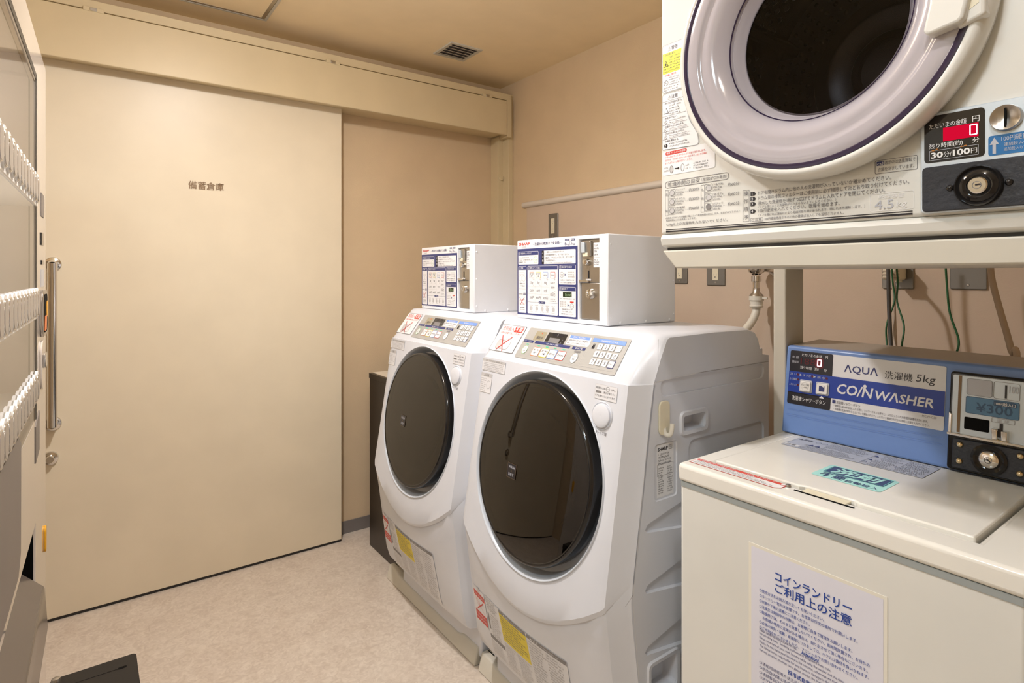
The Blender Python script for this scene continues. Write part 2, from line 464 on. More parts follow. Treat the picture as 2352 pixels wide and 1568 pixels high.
# sliding door
dr = MB().box(XL + 0.01, 1.0, 2.77, 2.805, 0.012, 2.16, DOOR)
door = struct(dr.build('door_1', None, bevel=0.002))
MB().box(XL + 0.01, 1.0, 2.775, 2.803, 0.001, 0.012, BLACKP).build('brush_strip', door, smooth=0, local=True)
pr = Print(lambda a, b, h: (a, 2.77 - h, b))
pr.text('備蓄倉庫', 0.343, 1.660, 0.034, 'brown', w=0.136, bold=0.012)
pr.build('lettering', door)
h = MB()
hx, hz0, hz1, hy = -0.103, 0.742, 1.338, 2.722
path = [(hx, 2.765, hz0), (hx, 2.738, hz0), (hx, hy + 0.002, hz0 + 0.006), (hx, hy, hz0 + 0.022), (hx, hy, 1.04), (hx, hy, hz1 - 0.022), (hx, hy + 0.002, hz1 - 0.006), (hx, 2.738, hz1), (hx, 2.765, hz1)]
h.tube(path, 0.0155, CHROME, seg=18, smooth=5)
for z in (hz0, hz1):
    h.lathe([(0.0, 0.006), (0.024, 0.006), (0.027, 0.003), (0.027, 0.0)], (hx, 2.77, z), (0, -1, 0), (0, 0, 1), CHROME, 28)
h.build('pull_handle', door, smooth=50, local=True)
h = MB().lathe([(0.0, 0.030), (0.012, 0.030), (0.014, 0.027), (0.015, 0.012), (0.024, 0.010), (0.026, 0.0)], (-0.111, 2.77, 0.614), (0, -1, 0), (0, 0, 1), CHROME, 28)
h.build('lock', door, smooth=50, local=True)

# ceiling access hatch
hx1, hy1 = 0.634, 2.688
t = MB()
for i, (w0, w1, zz) in enumerate(((0.0, 0.011, 0.004), (0.013, 0.026, 0.003))):
    t.box(0.03 + w0, hx1 - w0, hy1 - w1, hy1 - w0, CZ - zz, CZ + 0.001, STEEL if i else TRAYC)
    t.box(hx1 - w1, hx1 - w0, 2.10 + w0, hy1 - w1, CZ - zz, CZ + 0.001, STEEL if i else TRAYC)
    t.box(0.03 + w0, hx1 - w1, 2.10 + w0, 2.10 + w1, CZ - zz, CZ + 0.001, STEEL if i else TRAYC)
    t.box(0.03 + w0, 0.03 + w1, 2.10 + w1, hy1 - w1, CZ - zz, CZ + 0.001, STEEL if i else TRAYC)
hat = thing('access_hatch', 'square access hatch with a thin aluminium frame in the ceiling', 'hatch', (0.33, 2.39, CZ))
t.build('frame', hat, smooth=0)
MB().box(0.056, hx1 - 0.026, 2.126, hy1 - 0.026, CZ - 0.002, CZ + 0.001, CEIL).build('panel', hat, smooth=0)

# air vent
ven = thing('air_vent', 'small square louvred air vent in the ceiling near the corner', 'vent', (1.49, 2.495, CZ))
t = MB(); x0, x1, y0, y1 = 1.402, 1.580, 2.404, 2.588
for q in ((x0, x1, y0, y0 + 0.018), (x0, x1, y1 - 0.018, y1), (x0, x0 + 0.018, y0 + 0.018, y1 - 0.018), (x1 - 0.018, x1, y0 + 0.018, y1 - 0.018)):
    t.box(*q, CZ - 0.006, CZ + 0.002, TRAYC)
t.build('frame', ven, bevel=0.002)
MB().box(x0 + 0.016, x1 - 0.016, y0 + 0.016, y1 - 0.016, CZ - 0.001, CZ + 0.001, BASEB).build('duct', ven, smooth=0)
for k in range(5):
    y = y0 + 0.026 + k * 0.0285
    MB().prism([(x0 + 0.018, y, CZ - 0.0090), (x0 + 0.018, y + 0.0025, CZ - 0.0095), (x0 + 0.018, y + 0.017, CZ - 0.0025), (x0 + 0.018, y + 0.015, CZ - 0.0018)], (x1 - x0 - 0.036, 0, 0), TRAYC).build('louver', ven, smooth=0)

# ================================================================== WASHER-DRYERS
WY = 1.53            # left side of the near machine
WW = 0.634
PITCH = 0.68
XBK = 1.555
def lerp(tab, z):
    for (z0, x0), (z1, x1) in zip(tab, tab[1:]):
        if z <= z1: return x0 + (x1 - x0) * (z - z0) / (z1 - z0)
    return tab[-1][1]
FX = [(0.148, 1.003), (0.160, 0.993), (0.200, 0.980), (0.395, 0.954), (0.53, 0.939), (0.56, 0.936), (0.60, 0.9424), (1.044, 1.013), (1.150, 1.093), (1.156, 1.105)]
SX = [(0.148, 1.057), (0.160, 1.048), (0.200, 1.036), (0.395, 1.008), (0.53, 0.992), (0.56, 0.988), (0.60, 0.993), (1.044, 1.064), (1.150, 1.112), (1.156, 1.122)]
ZR = [0.148, 0.160, 0.200, 0.29, 0.395, 0.47, 0.53, 0.56, 0.60, 0.70, 0.80, 0.90, 1.0, 1.044, 1.10, 1.150, 1.156]
def arc(a): return 0.418 + 0.120 * (abs(a - 0.302) / 0.300) ** 2.0 if 0.002 < a < WW - 0.032 else 0.418 + 0.120 + 0.062 * (0.032 - min(a + 0.03, WW - a)) / 0.032
def plane_x(z): return 0.936 + 0.159 * (z - 0.56)
LX = 0.030
def frontx(a, z):
    e = min(a + LX, WW - a); za = arc(min(max(a, 0.004), WW - 0.034))
    sh = lerp(SX, z) - lerp(FX, z)
    if z >= za: xf = plane_x(z) if z < 1.044 else lerp(FX, z)
    elif z >= 0.200: xf = plane_x(za) + 0.003 + (lerp(FX, 0.200) - 0.010 * (1 - ((a - WW / 2) / (WW / 2)) ** 2) - plane_x(za) - 0.003) * (za - z) / (za - 0.200)
    else: xf = lerp(FX, z) - 0.010 * (1 - ((a - WW / 2) / (WW / 2)) ** 2)
    xs = xf + sh
    if e >= 0.045: x = xf
    elif e >= 0.03: x = xf + 0.004 * ((0.045 - e) / 0.015)
    elif e >= 0.006: x = xf + 0.004 + (xs - 0.006 - xf - 0.004) * (0.03 - e) / 0.024
    else: x = xs - 0.006 + 0.006 * (0.006 - e) / 0.006
    return x
AS = [q - LX for q in (0, 0.003, 0.006, 0.018, 0.03, 0.037, 0.045)] + [0.015 + (WW - 0.06) * k / 14 for k in range(1, 14)] + [WW - q for q in (0.045, 0.037, 0.03, 0.018, 0.006, 0.003, 0)]
DC = Vector((0.936 + 0.159 * (0.772 - 0.56), WY - 0.304, 0.772))
DN = Vector((-math.cos(math.atan(0.159)), 0, math.sin(math.atan(0.159))))
DCD_ = 0.004
DU = Vector((math.sin(math.atan(0.159)), 0, math.cos(math.atan(0.159))))
DCD = DC + DU * DCD_
wa = thing('washer_dryer', 'white front-loading coin washer-dryer with dark round door, nearest the camera', 'washing machine', (0.95, WY - WW / 2, 0.03), 0, 'white front-loading washer-dryers')
rings = []
for a in AS:
    e = min(a + LX, WW - a); dz = 0.007 * max(0, 1 - e / 0.02) ** 2
    y = WY - a
    r = [(frontx(a, z), y, z - (dz if z > 1.1 else 0)) for z in ZR]
    r += [(1.30, y, 1.158 - dz), (1.45, y, 1.156 - dz), (1.485, y, 1.145 - dz), (1.500, y, 1.12), (1.516, y, 1.078), (XBK, y, 1.072), (XBK, y, 0.148)]
    rings.append(r)
body = MB().loft(rings, WHITE)
hole = MB().lathe([(0.0, -0.06), (0.262, -0.06), (0.262, 0.06), (0.0, 0.06)], DC, DN, DU, WHITE, 72)
# pressed shapes of the side sheet (cut into the near side)
ys = WY - WW
cut = MB()
def press(pts, d, ins):
    cx = sum(p[0] for p in pts) / len(pts); cz = sum(p[1] for p in pts) / len(pts)
    outer = [(x, ys - 0.004, z) for x, z in pts]
    inner = []
    for x, z in pts:
        v = Vector((cx - x, cz - z)); v = v.normalized() * min(ins, v.length * 0.6)
        inner.append((x + v.x, ys + d, z + v.y))
    cut.loft([outer, inner], WHITE)
def rrp(x0, z0, x1, z1, r, n=4):
    return Print(None).rr_pts(x0, z0, x1, z1, r, n)
press(rrp(1.170, 0.918, 1.258, 0.955, 0.008), 0.035, 0.006)
press(rrp(1.085, 1.010, 1.535, 1.052, 0.018), 0.004, 0.008)
press(rrp(1.190, 0.780, 1.535, 0.893, 0.022), 0.004, 0.008)
press(rrp(1.065, 0.765, 1.152, 0.905, 0.010), 0.0025, 0.006)
for zb in (0.700, 0.560, 0.418):
    press([(1.036, zb + 0.004), (1.030, zb + 0.012), (1.040, zb + 0.024), (1.33, zb + 0.082), (1.345, zb + 0.075), (1.345, zb - 0.035), (1.33, zb - 0.042)], 0.008, 0.014)
press(rrp(1.052, 0.318, 1.146, 0.392, 0.010), 0.035, 0.006)
body.build('body', wa, cut=[hole, cut], smooth=38)
# raised rims round the two grips
for (x0, z0, x1, z1) in ((1.158, 0.906, 1.270, 0.967), (1.040, 0.306, 1.158, 0.404)):
    g = MB(); o = rrp(x0, z0, x1, z1, 0.014); i = rrp(x0 + 0.012, z0 + 0.012, x1 - 0.012, z1 - 0.012, 0.008)
    n = len(o)
    vs = [(x, ys + 0.001, z) for x, z in o] + [(x + (0.003 if x < (x0 + x1) / 2 else -0.003), ys - 0.005, z + (0.003 if z < (z0 + z1) / 2 else -0.003)) for x, z in o] + [(x, ys - 0.004, z) for x, z in i] + [(x, ys + 0.006, z) for x, z in i]
    fs = [(k * n + q, k * n + (q + 1) % n, (k + 1) * n + (q + 1) % n, (k + 1) * n + q) for k in range(3) for q in range(n)]
    g.add(vs, fs, WHITE); g.build('side_grip', wa, smooth=40)
# upper front panel: lower edge is an arc, with a round hole
up_out = []; up_in = []
NT = 14
for a in AS:
    z0 = arc(a); y = WY - a
    ts = [z0, z0 + 0.004, z0 + 0.012] + [z0 + 0.012 + (1.031 - z0) * k / (NT - 2) for k in range(1, NT - 1)]
    e = min(a + LX, WW - a); off = 0.005 * min(1, e / 0.02)
    up_out.append([(frontx(a, z + 1e-5) - off + 0.006 * max(0, 1 - (z - z0) / 0.012) * min(1, e / 0.02), y, z) for z in ts])
    up_in.append([(frontx(a, z + 1e-5) + 0.006, y, z) for z in ts])
fp = MB(); nA = len(AS); nT = NT + 1
vs = [p for r in up_out for p in r] + [p for r in up_in for p in r]; o2 = nA * nT; fs = []
for i in range(nA - 1):
    for k in range(NT):
        q = i * nT + k
        fs.append((q, q + nT, q + nT + 1, q + 1)); fs.append((o2 + q, o2 + q + 1, o2 + q + nT + 1, o2 + q + nT))
    for k in (0, NT):
        q = i * nT + k; fs.append((q, q + nT, o2 + q + nT, o2 + q))
for i in (0, nA - 1):
    for k in range(NT):
        q = i * nT + k; fs.append((q, q + 1, o2 + q + 1, o2 + q))
fp.add(vs, fs, WHITE)
fpo = fp.build('front_panel', wa, cut=[hole], smooth=30)
# recess round the door
MB().lathe([(0.262, -0.004), (0.2665, 0.0062), (0.2645, 0.0085), (0.261, 0.006), (0.2575, -0.004), (0.247, -0.030), (0.20, -0.034)], DC, DN, DU, RECESS, 96).build('door_recess', wa, smooth=50)
dd = thing('tmp', '', ''); bpy.data.objects.remove(dd)
# the round door: bezel, smoked glass, bowl and badge
bez = MB().lathe([(0.19, -0.025), (0.2370, -0.025), (0.2390, 0.006), (0.2380, 0.013), (0.2345, 0.0190), (0.229, 0.0205), (0.2265, 0.019), (0.223, 0.012), (0.19, -0.006)], DCD, DN, DU, BLACKG, 96)
bezo = bez.build('door', wa, smooth=50)
MB().lathe([(0.0, 0.026), (0.06, 0.0257), (0.12, 0.0245), (0.17, 0.0227), (0.21, 0.0205), (0.2275, 0.0190)], DCD, DN, DU, SMOKE, 96).build('glass', bezo, smooth=60)
MB().lathe([(0.0, -0.055), (0.05, -0.053), (0.10, -0.045), (0.135, -0.03), (0.155, -0.012), (0.165, -0.002), (0.185, 0.000), (0.221, 0.010)], DCD, DN, DU, BOWL, 72).build('bowl', bezo, smooth=60)
F9 = lambda a, b, h, c=0.0: (lerp(FX, b) - 0.0055 - h, WY - a, b)
def glass_s(a, b, h):
    q = Vector((0, WY - a, b)); z = (b - DC.z) / DU.z
    p = DC + DU * z + Vector((0, (WY - a) - DC.y, 0)); r = math.hypot(z, (WY - a) - DC.y)
    return p + DN * (0.0268 - 0.0070 * (r / 0.2245) ** 2 + h)
pr = Print(glass_s)
pr.rect(0.222, 0.737, 0.262, 0.776, 'black'); pr.frame(0.222, 0.737, 0.262, 0.776, 0.0008, 0.0006, 'brown', 1)
pr.text('WASH', 0.242, 0.7625, 0.0078, 'silver', bold=0.01, al='c', w=0.028); pr.text('&', 0.242, 0.754, 0.005, 'brown', al='c'); pr.text('DRY', 0.242, 0.743, 0.0078, 'silver', bold=0.01, al='c', w=0.023)
pr.build('badge', bezo)
# door button
def fpt(a, z): return Vector(F9(a, z, 0))
MB().lathe([(0.0, 0.006), (0.024, 0.0075), (0.028, 0.0055), (0.0285, 0.0), (0.031, 0.0), (0.0325, 0.002), (0.034, 0.0)], fpt(0.536, 0.962), DN, DU, WHITE, 40).build('door_button', wa, smooth=50)
pr = Print(F9)
pr.text('押－ドア開', 0.538, 0.9185, 0.0085, 'text', al='c', w=0.038); pr.build('button_print', wa)
pr = Print(F9)
pr.rrect(0.504, 0.999, 0.577, 1.034, 0.002, 'offw'); pr.frame(0.504, 0.999, 0.577, 1.034, 0.002, 0.0004, 'lgrey', 1)
pr.text('暗証番号入力後', 0.507, 1.0230, 0.0052, 'text', w=0.031); pr.ring(0.546, 1.0255, 0.0060, 0.0007, 'grey', 2); pr.text('ロック解除', 0.546, 1.0240, 0.0025, 'text', al='c'); pr.text('を押し、', 0.555, 1.0230, 0.0052, 'text', w=0.018)
pr.rect(0.507, 1.0135, 0.526, 1.0185, 'grey', 2); pr.text('、表示が消えると', 0.528, 1.0135, 0.0052, 'text', w=0.044)
pr.text('ドアを開けることができます。', 0.507, 1.0045, 0.0052, 'text', w=0.066)
pr.build('unlock_label', wa)
pr = Print(F9)
pr.rect(0.003, 1.003, 0.125, 1.0375, 'offw'); pr.rect(0.003, 1.030, 0.125, 1.0375, 'lgrey', 1); pr.scrawl(0.02, 1.0315, 0.11, 0.0045, 'grey')
pr.para(0.012, 1.0285, 0.12, 1.004, 5, 'faint'); pr.frame(0.003, 1.003, 0.125, 1.0375, 0.001, 0.0004, 'lgrey', 1)
pr.rect(0.005, 0.937, 0.064, 0.995, 'offw'); pr.rect(0.005, 0.984, 0.064, 0.995, 'lgrey', 1); pr.text('△注意', 0.034, 0.9855, 0.0075, 'text', al='c', w=0.026)
pr.para(0.009, 0.981, 0.038, 0.940, 7, 'faint'); pr.ring(0.050, 0.962, 0.010, 0.0008, 'faint', 2, ry=0.012); pr.frame(0.005, 0.937, 0.064, 0.995, 0.001, 0.0004, 'lgrey', 1)
pr.build('caution_label', wa)
# control fascia on the slope
def slope(a, b, h): return (1.013 + 0.755 * (b - 1.044) - h * 0.8, WY - a, b + h * 0.6)
ft = Print(slope, 0.0015)
ft.poly(ft.rr_pts(0.146, 1.056, 0.550, 1.139, 0.004), PANG)
fas = ft.build('control_panel', wa)
pr = Print(slope, 0.0019)
pr.rrect(0.186, 1.106, 0.233, 1.131, 0.0015, 'khaki'); pr.circ(0.214, 1.1265, 0.0022, 'ledo', 1); pr.text('運転中', 0.212, 1.110, 0.0085, 'text', al='c', w=0.028)
pr.rrect(0.240, 1.104, 0.322, 1.132, 0.0015, 'lcd'); pr.rect(0.255, 1.1065, 0.300, 1.1185, 'grey', 1); pr.rrect(0.262, 1.1235, 0.305, 1.1300, 0.003, 'black', 1)
pr.text(')', 0.283, 1.1245, 0.005, 'white', bold=0.02); pr.text('分', 0.311, 1.114, 0.003, 'silver'); pr.text('円', 0.308, 1.107, 0.003, 'silver')
pr.poly([(0.331, 1.108), (0.416, 1.108), (0.420, 1.114), (0.416, 1.131), (0.331, 1.131)], 'offw'); pr.rect(0.334, 1.1245, 0.412, 1.131, 'sky', 1); pr.text('運転終了後のお取出し', 0.373, 1.1258, 0.0038, 'white', al='c', w=0.052)
pr.text('洗濯物は速やかに取り出して暗証番号を', 0.334, 1.1175, 0.0042, 'text', w=0.076); pr.text('解除し、スタートを押してください。', 0.334, 1.1105, 0.0042, 'text', w=0.072)
pr.rect(0.424, 1.1225, 0.539, 1.132, 'sky', 1); pr.text('暗証番号を入力する', 0.484, 1.1250, 0.0042, 'white', al='c', w=0.058)
pr.rect(0.150, 1.0985, 0.195, 1.105, 'navy', 1); pr.scrawl(0.154, 1.100, 0.191, 0.0036, 'silver')
pr.rect(0.203, 1.0985, 0.354, 1.105, 'navy', 1); pr.text('洗濯・乾燥コース選択', 0.280, 1.0998, 0.0040, 'white', al='c', w=0.052)
pr.rect(0.364, 1.0985, 0.414, 1.105, 'navy', 1); pr.text('運転終了後', 0.389, 1.0998, 0.0040, 'white', al='c', w=0.028)
for a0, a1 in ((0.147, 0.197), (0.200, 0.357), (0.361, 0.417), (0.422, 0.544)):
    pr.frame(a0, 1.063, a1, 1.1065 if a1 < 0.42 else 1.134, 0.003, 0.0004, 'lgrey', 1)
pr.ring(0.176, 1.0785, 0.0115, 0.0010, 'green', 3); pr.circ(0.176, 1.0785, 0.0106, 'white', 2); pr.text('ドラム', 0.176, 1.0800, 0.004, 'text', al='c', w=0.013, lay=4); pr.text('洗浄', 0.176, 1.0735, 0.004, 'text', al='c', w=0.010, lay=4); pr.rect(0.170, 1.0925, 0.182, 1.0950, 'ledg', 1)
for a, ink, t1, t2 in ((0.228, 'orange', '洗濯・乾燥', '標準'), (0.265, 'yellow', '洗濯・乾燥', '少量'), (0.300, 'sky', '洗濯のみ', None), (0.336, 'red', '乾燥のみ', None)):
    pr.rrect(a - 0.0165, 1.0665, a + 0.0165, 1.0895, 0.004, ink, 2); pr.rrect(a - 0.0152, 1.0678, a + 0.0152, 1.0882, 0.003, 'white', 3)
    if t2: pr.text(t1, a, 1.0795, 0.0046, 'text', al='c', w=0.025, bold=0.02, lay=4); pr.text(t2, a, 1.0725, 0.0046, 'text', al='c', w=0.013, bold=0.02, lay=4)
    else: pr.text(t1, a, 1.0755, 0.0052, 'text', al='c', w=0.024, bold=0.02, lay=4)
    pr.rect(a - 0.0055, 1.0925, a + 0.0055, 1.0950, 'ledg', 1)
pr.rect(0.378, 1.0915, 0.402, 1.0965, 'grey', 1); pr.ring(0.390, 1.0780, 0.0125, 0.0007, 'grey', 3); pr.circ(0.390, 1.0780, 0.0120, 'white', 2); pr.text('ロック', 0.390, 1.0795, 0.004, 'text', al='c', w=0.014, lay=4); pr.text('解除', 0.390, 1.0730, 0.004, 'text', al='c', w=0.010, lay=4)
pr.circ(0.437, 1.112, 0.0035, 'black', 2); pr.rect(0.4325, 1.1065, 0.4415, 1.1125, 'black', 3); pr.ring(0.437, 1.115, 0.0035, 0.001, 'black', 2)
pr.build('panel_print', fas)
for r, (z, row) in enumerate(((1.1135, '123C'), (1.0955, '4560'), (1.0775, '789S'))):
    for c, ch in enumerate(row):
        a = 0.4605 + 0.0212 * c
        kb = Print(slope, 0.0022)
        kw = 0.0085
        if ch == 'S': kb.rrect(a - 0.0100, z - 0.0088, a + 0.0115, z + 0.0088, 0.003, 'navy', 0)
        kb.rrect(a - kw, z - 0.0072, a + kw + (0.0015 if ch in 'CS' else 0), z + 0.0072, 0.0018, 'white', 2)
        kb.frame(a - kw, z - 0.0072, a + kw + (0.0015 if ch in 'CS' else 0), z + 0.0072, 0.0018, 0.0005, 'lgrey', 3)
        t_ = {'C': 'クリア', 'S': 'スタート'}.get(ch, ch)
        kb.text(t_, a + (0.0008 if ch in 'CS' else 0), z - (0.002 if ch in 'CS' else 0.0042), 0.0045 if ch in 'CS' else 0.0085, 'text', al='c', wmax=0.015, lay=4)
        kb.build('key', fas)
# detergent sticker beside it
pr = Print(slope, 0.0012)
pr.rrect(-0.001 + 0.004, 1.062, 0.128, 1.1395, 0.003, 'grey'); pr.rrect(0.005, 1.0635, 0.126, 1.138, 0.002, 'white', 1)
pr.text('洗剤投入', 0.014, 1.1225, 0.0125, 'red', w=0.060); pr.rrect(0.077, 1.1200, 0.119, 1.1365, 0.002, 'red', 2); pr.text('不要', 0.098, 1.1225, 0.0125, 'white', al='c', w=0.036, bold=0.01, lay=3)
pr.text('洗剤が自動で投入されます', 0.014, 1.1125, 0.0058, 'red', w=0.104)
pr.rrect(0.028, 1.069, 0.066, 1.095, 0.006, 'lgrey', 2); pr.frame(0.028, 1.069, 0.066, 1.095, 0.006, 0.0008, 'grey', 3); pr.rrect(0.060, 1.069, 0.094, 1.100, 0.012, 'offw', 3); pr.frame(0.060, 1.069, 0.094, 1.100, 0.012, 0.0008, 'grey', 4)
pr.line(0.040, 1.066, 0.088, 1.106, 0.0028, 'red', 6); pr.line(0.036, 1.107, 0.074, 1.064, 0.0028, 'red', 7)
pr.build('detergent_sticker', wa)
# lower labels
def low(a, b, h): return (frontx(a, b) - h, WY - a, b)
pr = Print(low, 0.0012)
pr.rect(0.020, 0.240, 0.094, 0.352, 'offw', 0, 6, 4); pr.rect(0.022, 0.322, 0.092, 0.339, 'red', 1, 5, 1); pr.rect(0.022, 0.245, 0.092, 0.276, 'red', 1, 5, 1)
pr.scrawl(0.026, 0.327, 0.088, 0.006, 'offw'); pr.scrawl(0.026, 0.264, 0.088, 0.006, 'offw'); pr.scrawl(0.026, 0.252, 0.088, 0.006, 'offw')
pr.line(0.036, 0.282, 0.080, 0.316, 0.0042, 'red', 3); pr.line(0.030, 0.318, 0.082, 0.282, 0.0009, 'red', 3); pr.ring(0.045, 0.308, 0.010, 0.0008, 'red', 2)
pr.circ(0.057, 0.349, 0.010, 'lgrey', 3, ry=0.007)
pr.build('child_warning_sticker', wa)
pr = Print(low, 0.0012)
pr.rect(0.100, 0.172, 0.470, 0.358, 'offw', 0, 12, 8)
pr.para(0.103, 0.356, 0.176, 0.318, 6, 'text'); pr.para(0.120, 0.312, 0.176, 0.240, 9, 'faint'); pr.rect(0.104, 0.255, 0.113, 0.306, 'grey', 1)
pr.rect(0.102, 0.226, 0.182, 0.238, 'grey', 1, 5, 1); pr.para(0.104, 0.222, 0.180, 0.178, 12, 'faint')
pr.rect(0.184, 0.346, 0.316, 0.357, 'grey', 1, 6, 1); pr.text('▲ 警告', 0.225, 0.3478, 0.0078, 'offw', al='c', w=0.034); pr.scrawl(0.245, 0.349, 0.300, 0.004, 'offw')
pr.rect(0.184, 0.262, 0.316, 0.346, 'yellow', 1, 8, 4); pr.para(0.190, 0.343, 0.312, 0.268, 9, 'text')
pr.para(0.186, 0.258, 0.246, 0.178, 14, 'faint'); pr.para(0.252, 0.258, 0.316, 0.178, 14, 'faint')
pr.rect(0.320, 0.346, 0.468, 0.357, 'grey', 1, 6, 1); pr.text('▲ 注意', 0.350, 0.3478, 0.0078, 'offw', al='c', w=0.034); pr.scrawl(0.372, 0.349, 0.440, 0.004, 'offw')
pr.para(0.324, 0.342, 0.390, 0.178, 20, 'faint'); pr.para(0.396, 0.342, 0.464, 0.178, 20, 'faint')
for a in (0.249, 0.318, 0.393): pr.line(a, 0.178, a, 0.342 if a > 0.26 else 0.258, 0.0006, 'faint', 1)
pr.frame(0.100, 0.172, 0.470, 0.358, 0.001, 0.0006, 'faint', 1)
pr.build('warning_label', wa)
# side: seam lines, their edge highlight painted white, and rating plate
side = lambda a, b, h: (a, ys - h, b)
pr = Print(side, 0.0008)
seam = [(1.088, 1.148), (1.080, 1.058), (1.070, 1.050), (1.062, 1.036), (1.043, 0.929), (0.995, 0.582), (0.993, 0.567), (1.013, 0.372), (1.036, 0.19)]
for (x0, z0), (x1, z1) in zip(seam[2:], seam[3:]): pr.line(x0, z0, x1, z1, 0.0016, 'white')
pr.line(1.080, 1.148, 1.078, 1.055, 0.0009, 'white'); pr.line(1.066, 1.049, 1.23, 1.0545, 0.0014, 'white'); pr.line(1.23, 1.0545, 1.553, 1.0545, 0.0012, 'faint')
pr.line(0.995, 0.578, 0.968, 0.56, 0.0010, 'faint')
pr.build('side_seam_highlight', wa)
pr = Print(side, 0.0004)
pr.mb = MB(); sd = lambda a, b, h: (a, ys + 0.0024 - h, b); pr.surf = sd
pr.rect(1.077, 0.775, 1.139, 0.899, 'white'); pr.text('SHARP', 1.081, 0.884, 0.008, 'black', w=0.036, bold=0.03); pr.para(1.120, 0.895, 1.137, 0.882, 3, 'text'); pr.para(1.081, 0.880, 1.136, 0.850, 4, 'text'); pr.para(1.081, 0.846, 1.104, 0.782, 12, 'black'); pr.para(1.116, 0.846, 1.136, 0.782, 12, 'text')
pr.frame(1.079, 0.825, 1.137, 0.852, 0.001, 0.0006, 'text', 1)
pr.build('rating_plate', wa)
# foot at the rear and feet in the pan
MB().box(1.055, 1.535, WY - WW + 0.035, WY - 0.005, 0.026, 0.150, WHITE).build('base', wa, bevel=0.006)
# inlet elbow block at the back
MB().box(1.535, XBK + 0.004, ys + 0.02, ys + 0.12, 1.068, 1.090, WHITE).lathe([(0.012, 0.0), (0.012, 0.02), (0, 0.02)], (1.545, ys + 0.05, 1.09), (0, 0, 1), (1, 0, 0), WHITE, 14).build('inlet_block', wa, bevel=0.003)

wb = copy_tree(wa); wb.location.y += PITCH
wb['label'] = 'white front-loading coin washer-dryer with dark round door, beside the dark cabinet'

# coin boxes on top
CX0, CX1, CY0, CY1, CZ0, CZ1 = 1.149, 1.435, 1.125, 1.540, 1.158, 1.412
cb = thing('coin_box', 'white metal coin box with blue instruction panel, on the nearest washer-dryer', 'coin box', (1.29, 1.33, CZ0), 0, 'coin boxes on the washer-dryers')
mech_cut = MB().box(CX0 - 0.02, CX0 + 0.014, CY1 - 0.379, CY1 - 0.298, 1.170, 1.401, WMETAL)
MB().box(CX0, CX1, CY0, CY1, CZ0, CZ1, WMETAL).build('case', cb, cut=[mech_cut], bevel=0.003)
bx = lambda a, b, h: (CX0 - h, CY1 - a, b)
pr = Print(bx)
pr.rect(0.002, 1.383, 0.293, 1.408, 'white'); pr.rect(0.0015, 1.170, 0.293, 1.383, 'navy')
pr.text('SHARP', 0.010, 1.3945, 0.0085, 'red', w=0.058, bold=0.03); pr.text('ES-HG02F', 0.026, 1.3875, 0.0038, 'faint')
pr.text('－洗濯から乾燥まで全自動－', 0.083, 1.3915, 0.0095, 'navy', w=0.140, bold=0.005)
for a, t_, n_ in ((0.247, '洗濯', '6'), (0.273, '乾燥', '3')):
    pr.rrect(a - 0.009, 1.3995, a + 0.008, 1.4055, 0.001, 'navy', 1); pr.text(t_, a - 0.0005, 1.4005, 0.004, 'white', al='c', w=0.012)
    pr.text(n_, a - 0.010, 1.3865, 0.0105, 'navy'); pr.text('kg', a - 0.002, 1.3855, 0.0065, 'navy', w=0.010)
pr.line(0.2585, 1.385, 0.2605, 1.405, 0.0008, 'navy', 2)
def card(a0, b0, a1, b1, title=None, hh=0.012):
    pr.rrect(a0, b0, a1, b1, 0.003, 'white', 1)
    if title:
        pr.poly([(a0 + 0.001, b1 - hh), (a1 - 0.001, b1 - hh), (a1 - 0.001, b1 - 0.001), (a0 + 0.001, b1 - 0.001)], 'navy', 2)
        pr.ring(a0 + 0.008, b1 - hh / 2, 0.0042, 0.0005, 'offw', 3)
        pr.text(title[0], a0 + 0.008, b1 - hh / 2 - 0.0025, 0.005, 'offw', al='c', lay=3); pr.text(title[1], a0 + 0.014, b1 - hh / 2 - 0.003, 0.006, 'offw', lay=3, wmax=a1 - a0 - 0.017)
card(0.007, 1.332, 0.112, 1.374, ('0', '洗濯物を入れる前に'))
for k, t_ in enumerate(('ドラム洗浄ボタンを押し、', 'ドラム内・ほか槽内を洗浄します。', '所要時間：約1分')): pr.text(t_, 0.011, 1.352 - 0.0075 * k, 0.0048, 'text', wmax=0.074)
pr.ring(0.098, 1.347, 0.0105, 0.0008, 'green', 2); pr.text('ドラム洗浄', 0.098, 1.344, 0.004, 'green', al='c', w=0.014)
card(0.129, 1.332, 0.285, 1.374)
pr.poly(pr.rr_pts(0.129, 1.332, 0.140, 1.374, 0.002), 'black', 2)
for k, ch in enumerate('ご注意'): pr.text(ch, 0.1345, 1.3645 - 0.0125 * k, 0.0065, 'white', al='c', w=0.007, lay=3)
for k, t_ in enumerate(('・一度投入したお金は戻りません。', '・100円硬貨専用です。おつりはでません。', '・運転中、ドアはロックされます。終了するまで', '　ドアは開きません。')):
    pr.text(t_, 0.143, 1.3660 - 0.0088 * k, 0.0058, 'text', wmax=0.138)
pr.scrawl(0.147, 1.3335, 0.270, 0.0034, 'text')
card(0.007, 1.175, 0.050, 1.327, ('1', '準備'))
pr.frame(0.011, 1.300, 0.040, 1.307, 0.002, 0.0005, 'faint', 2); pr.ring(0.018, 1.287, 0.009, 0.0007, 'faint', 2, ry=0.010); pr.ring(0.036, 1.287, 0.009, 0.0007, 'faint', 2, ry=0.010)
pr.text('洗濯物を入れて', 0.0285, 1.268, 0.0045, 'text', al='c', w=0.030); pr.text('ドアを閉める', 0.0285, 1.260, 0.0045, 'text', al='c', w=0.026); pr.line(0.009, 1.253, 0.048, 1.253, 0.0005, 'faint', 2)
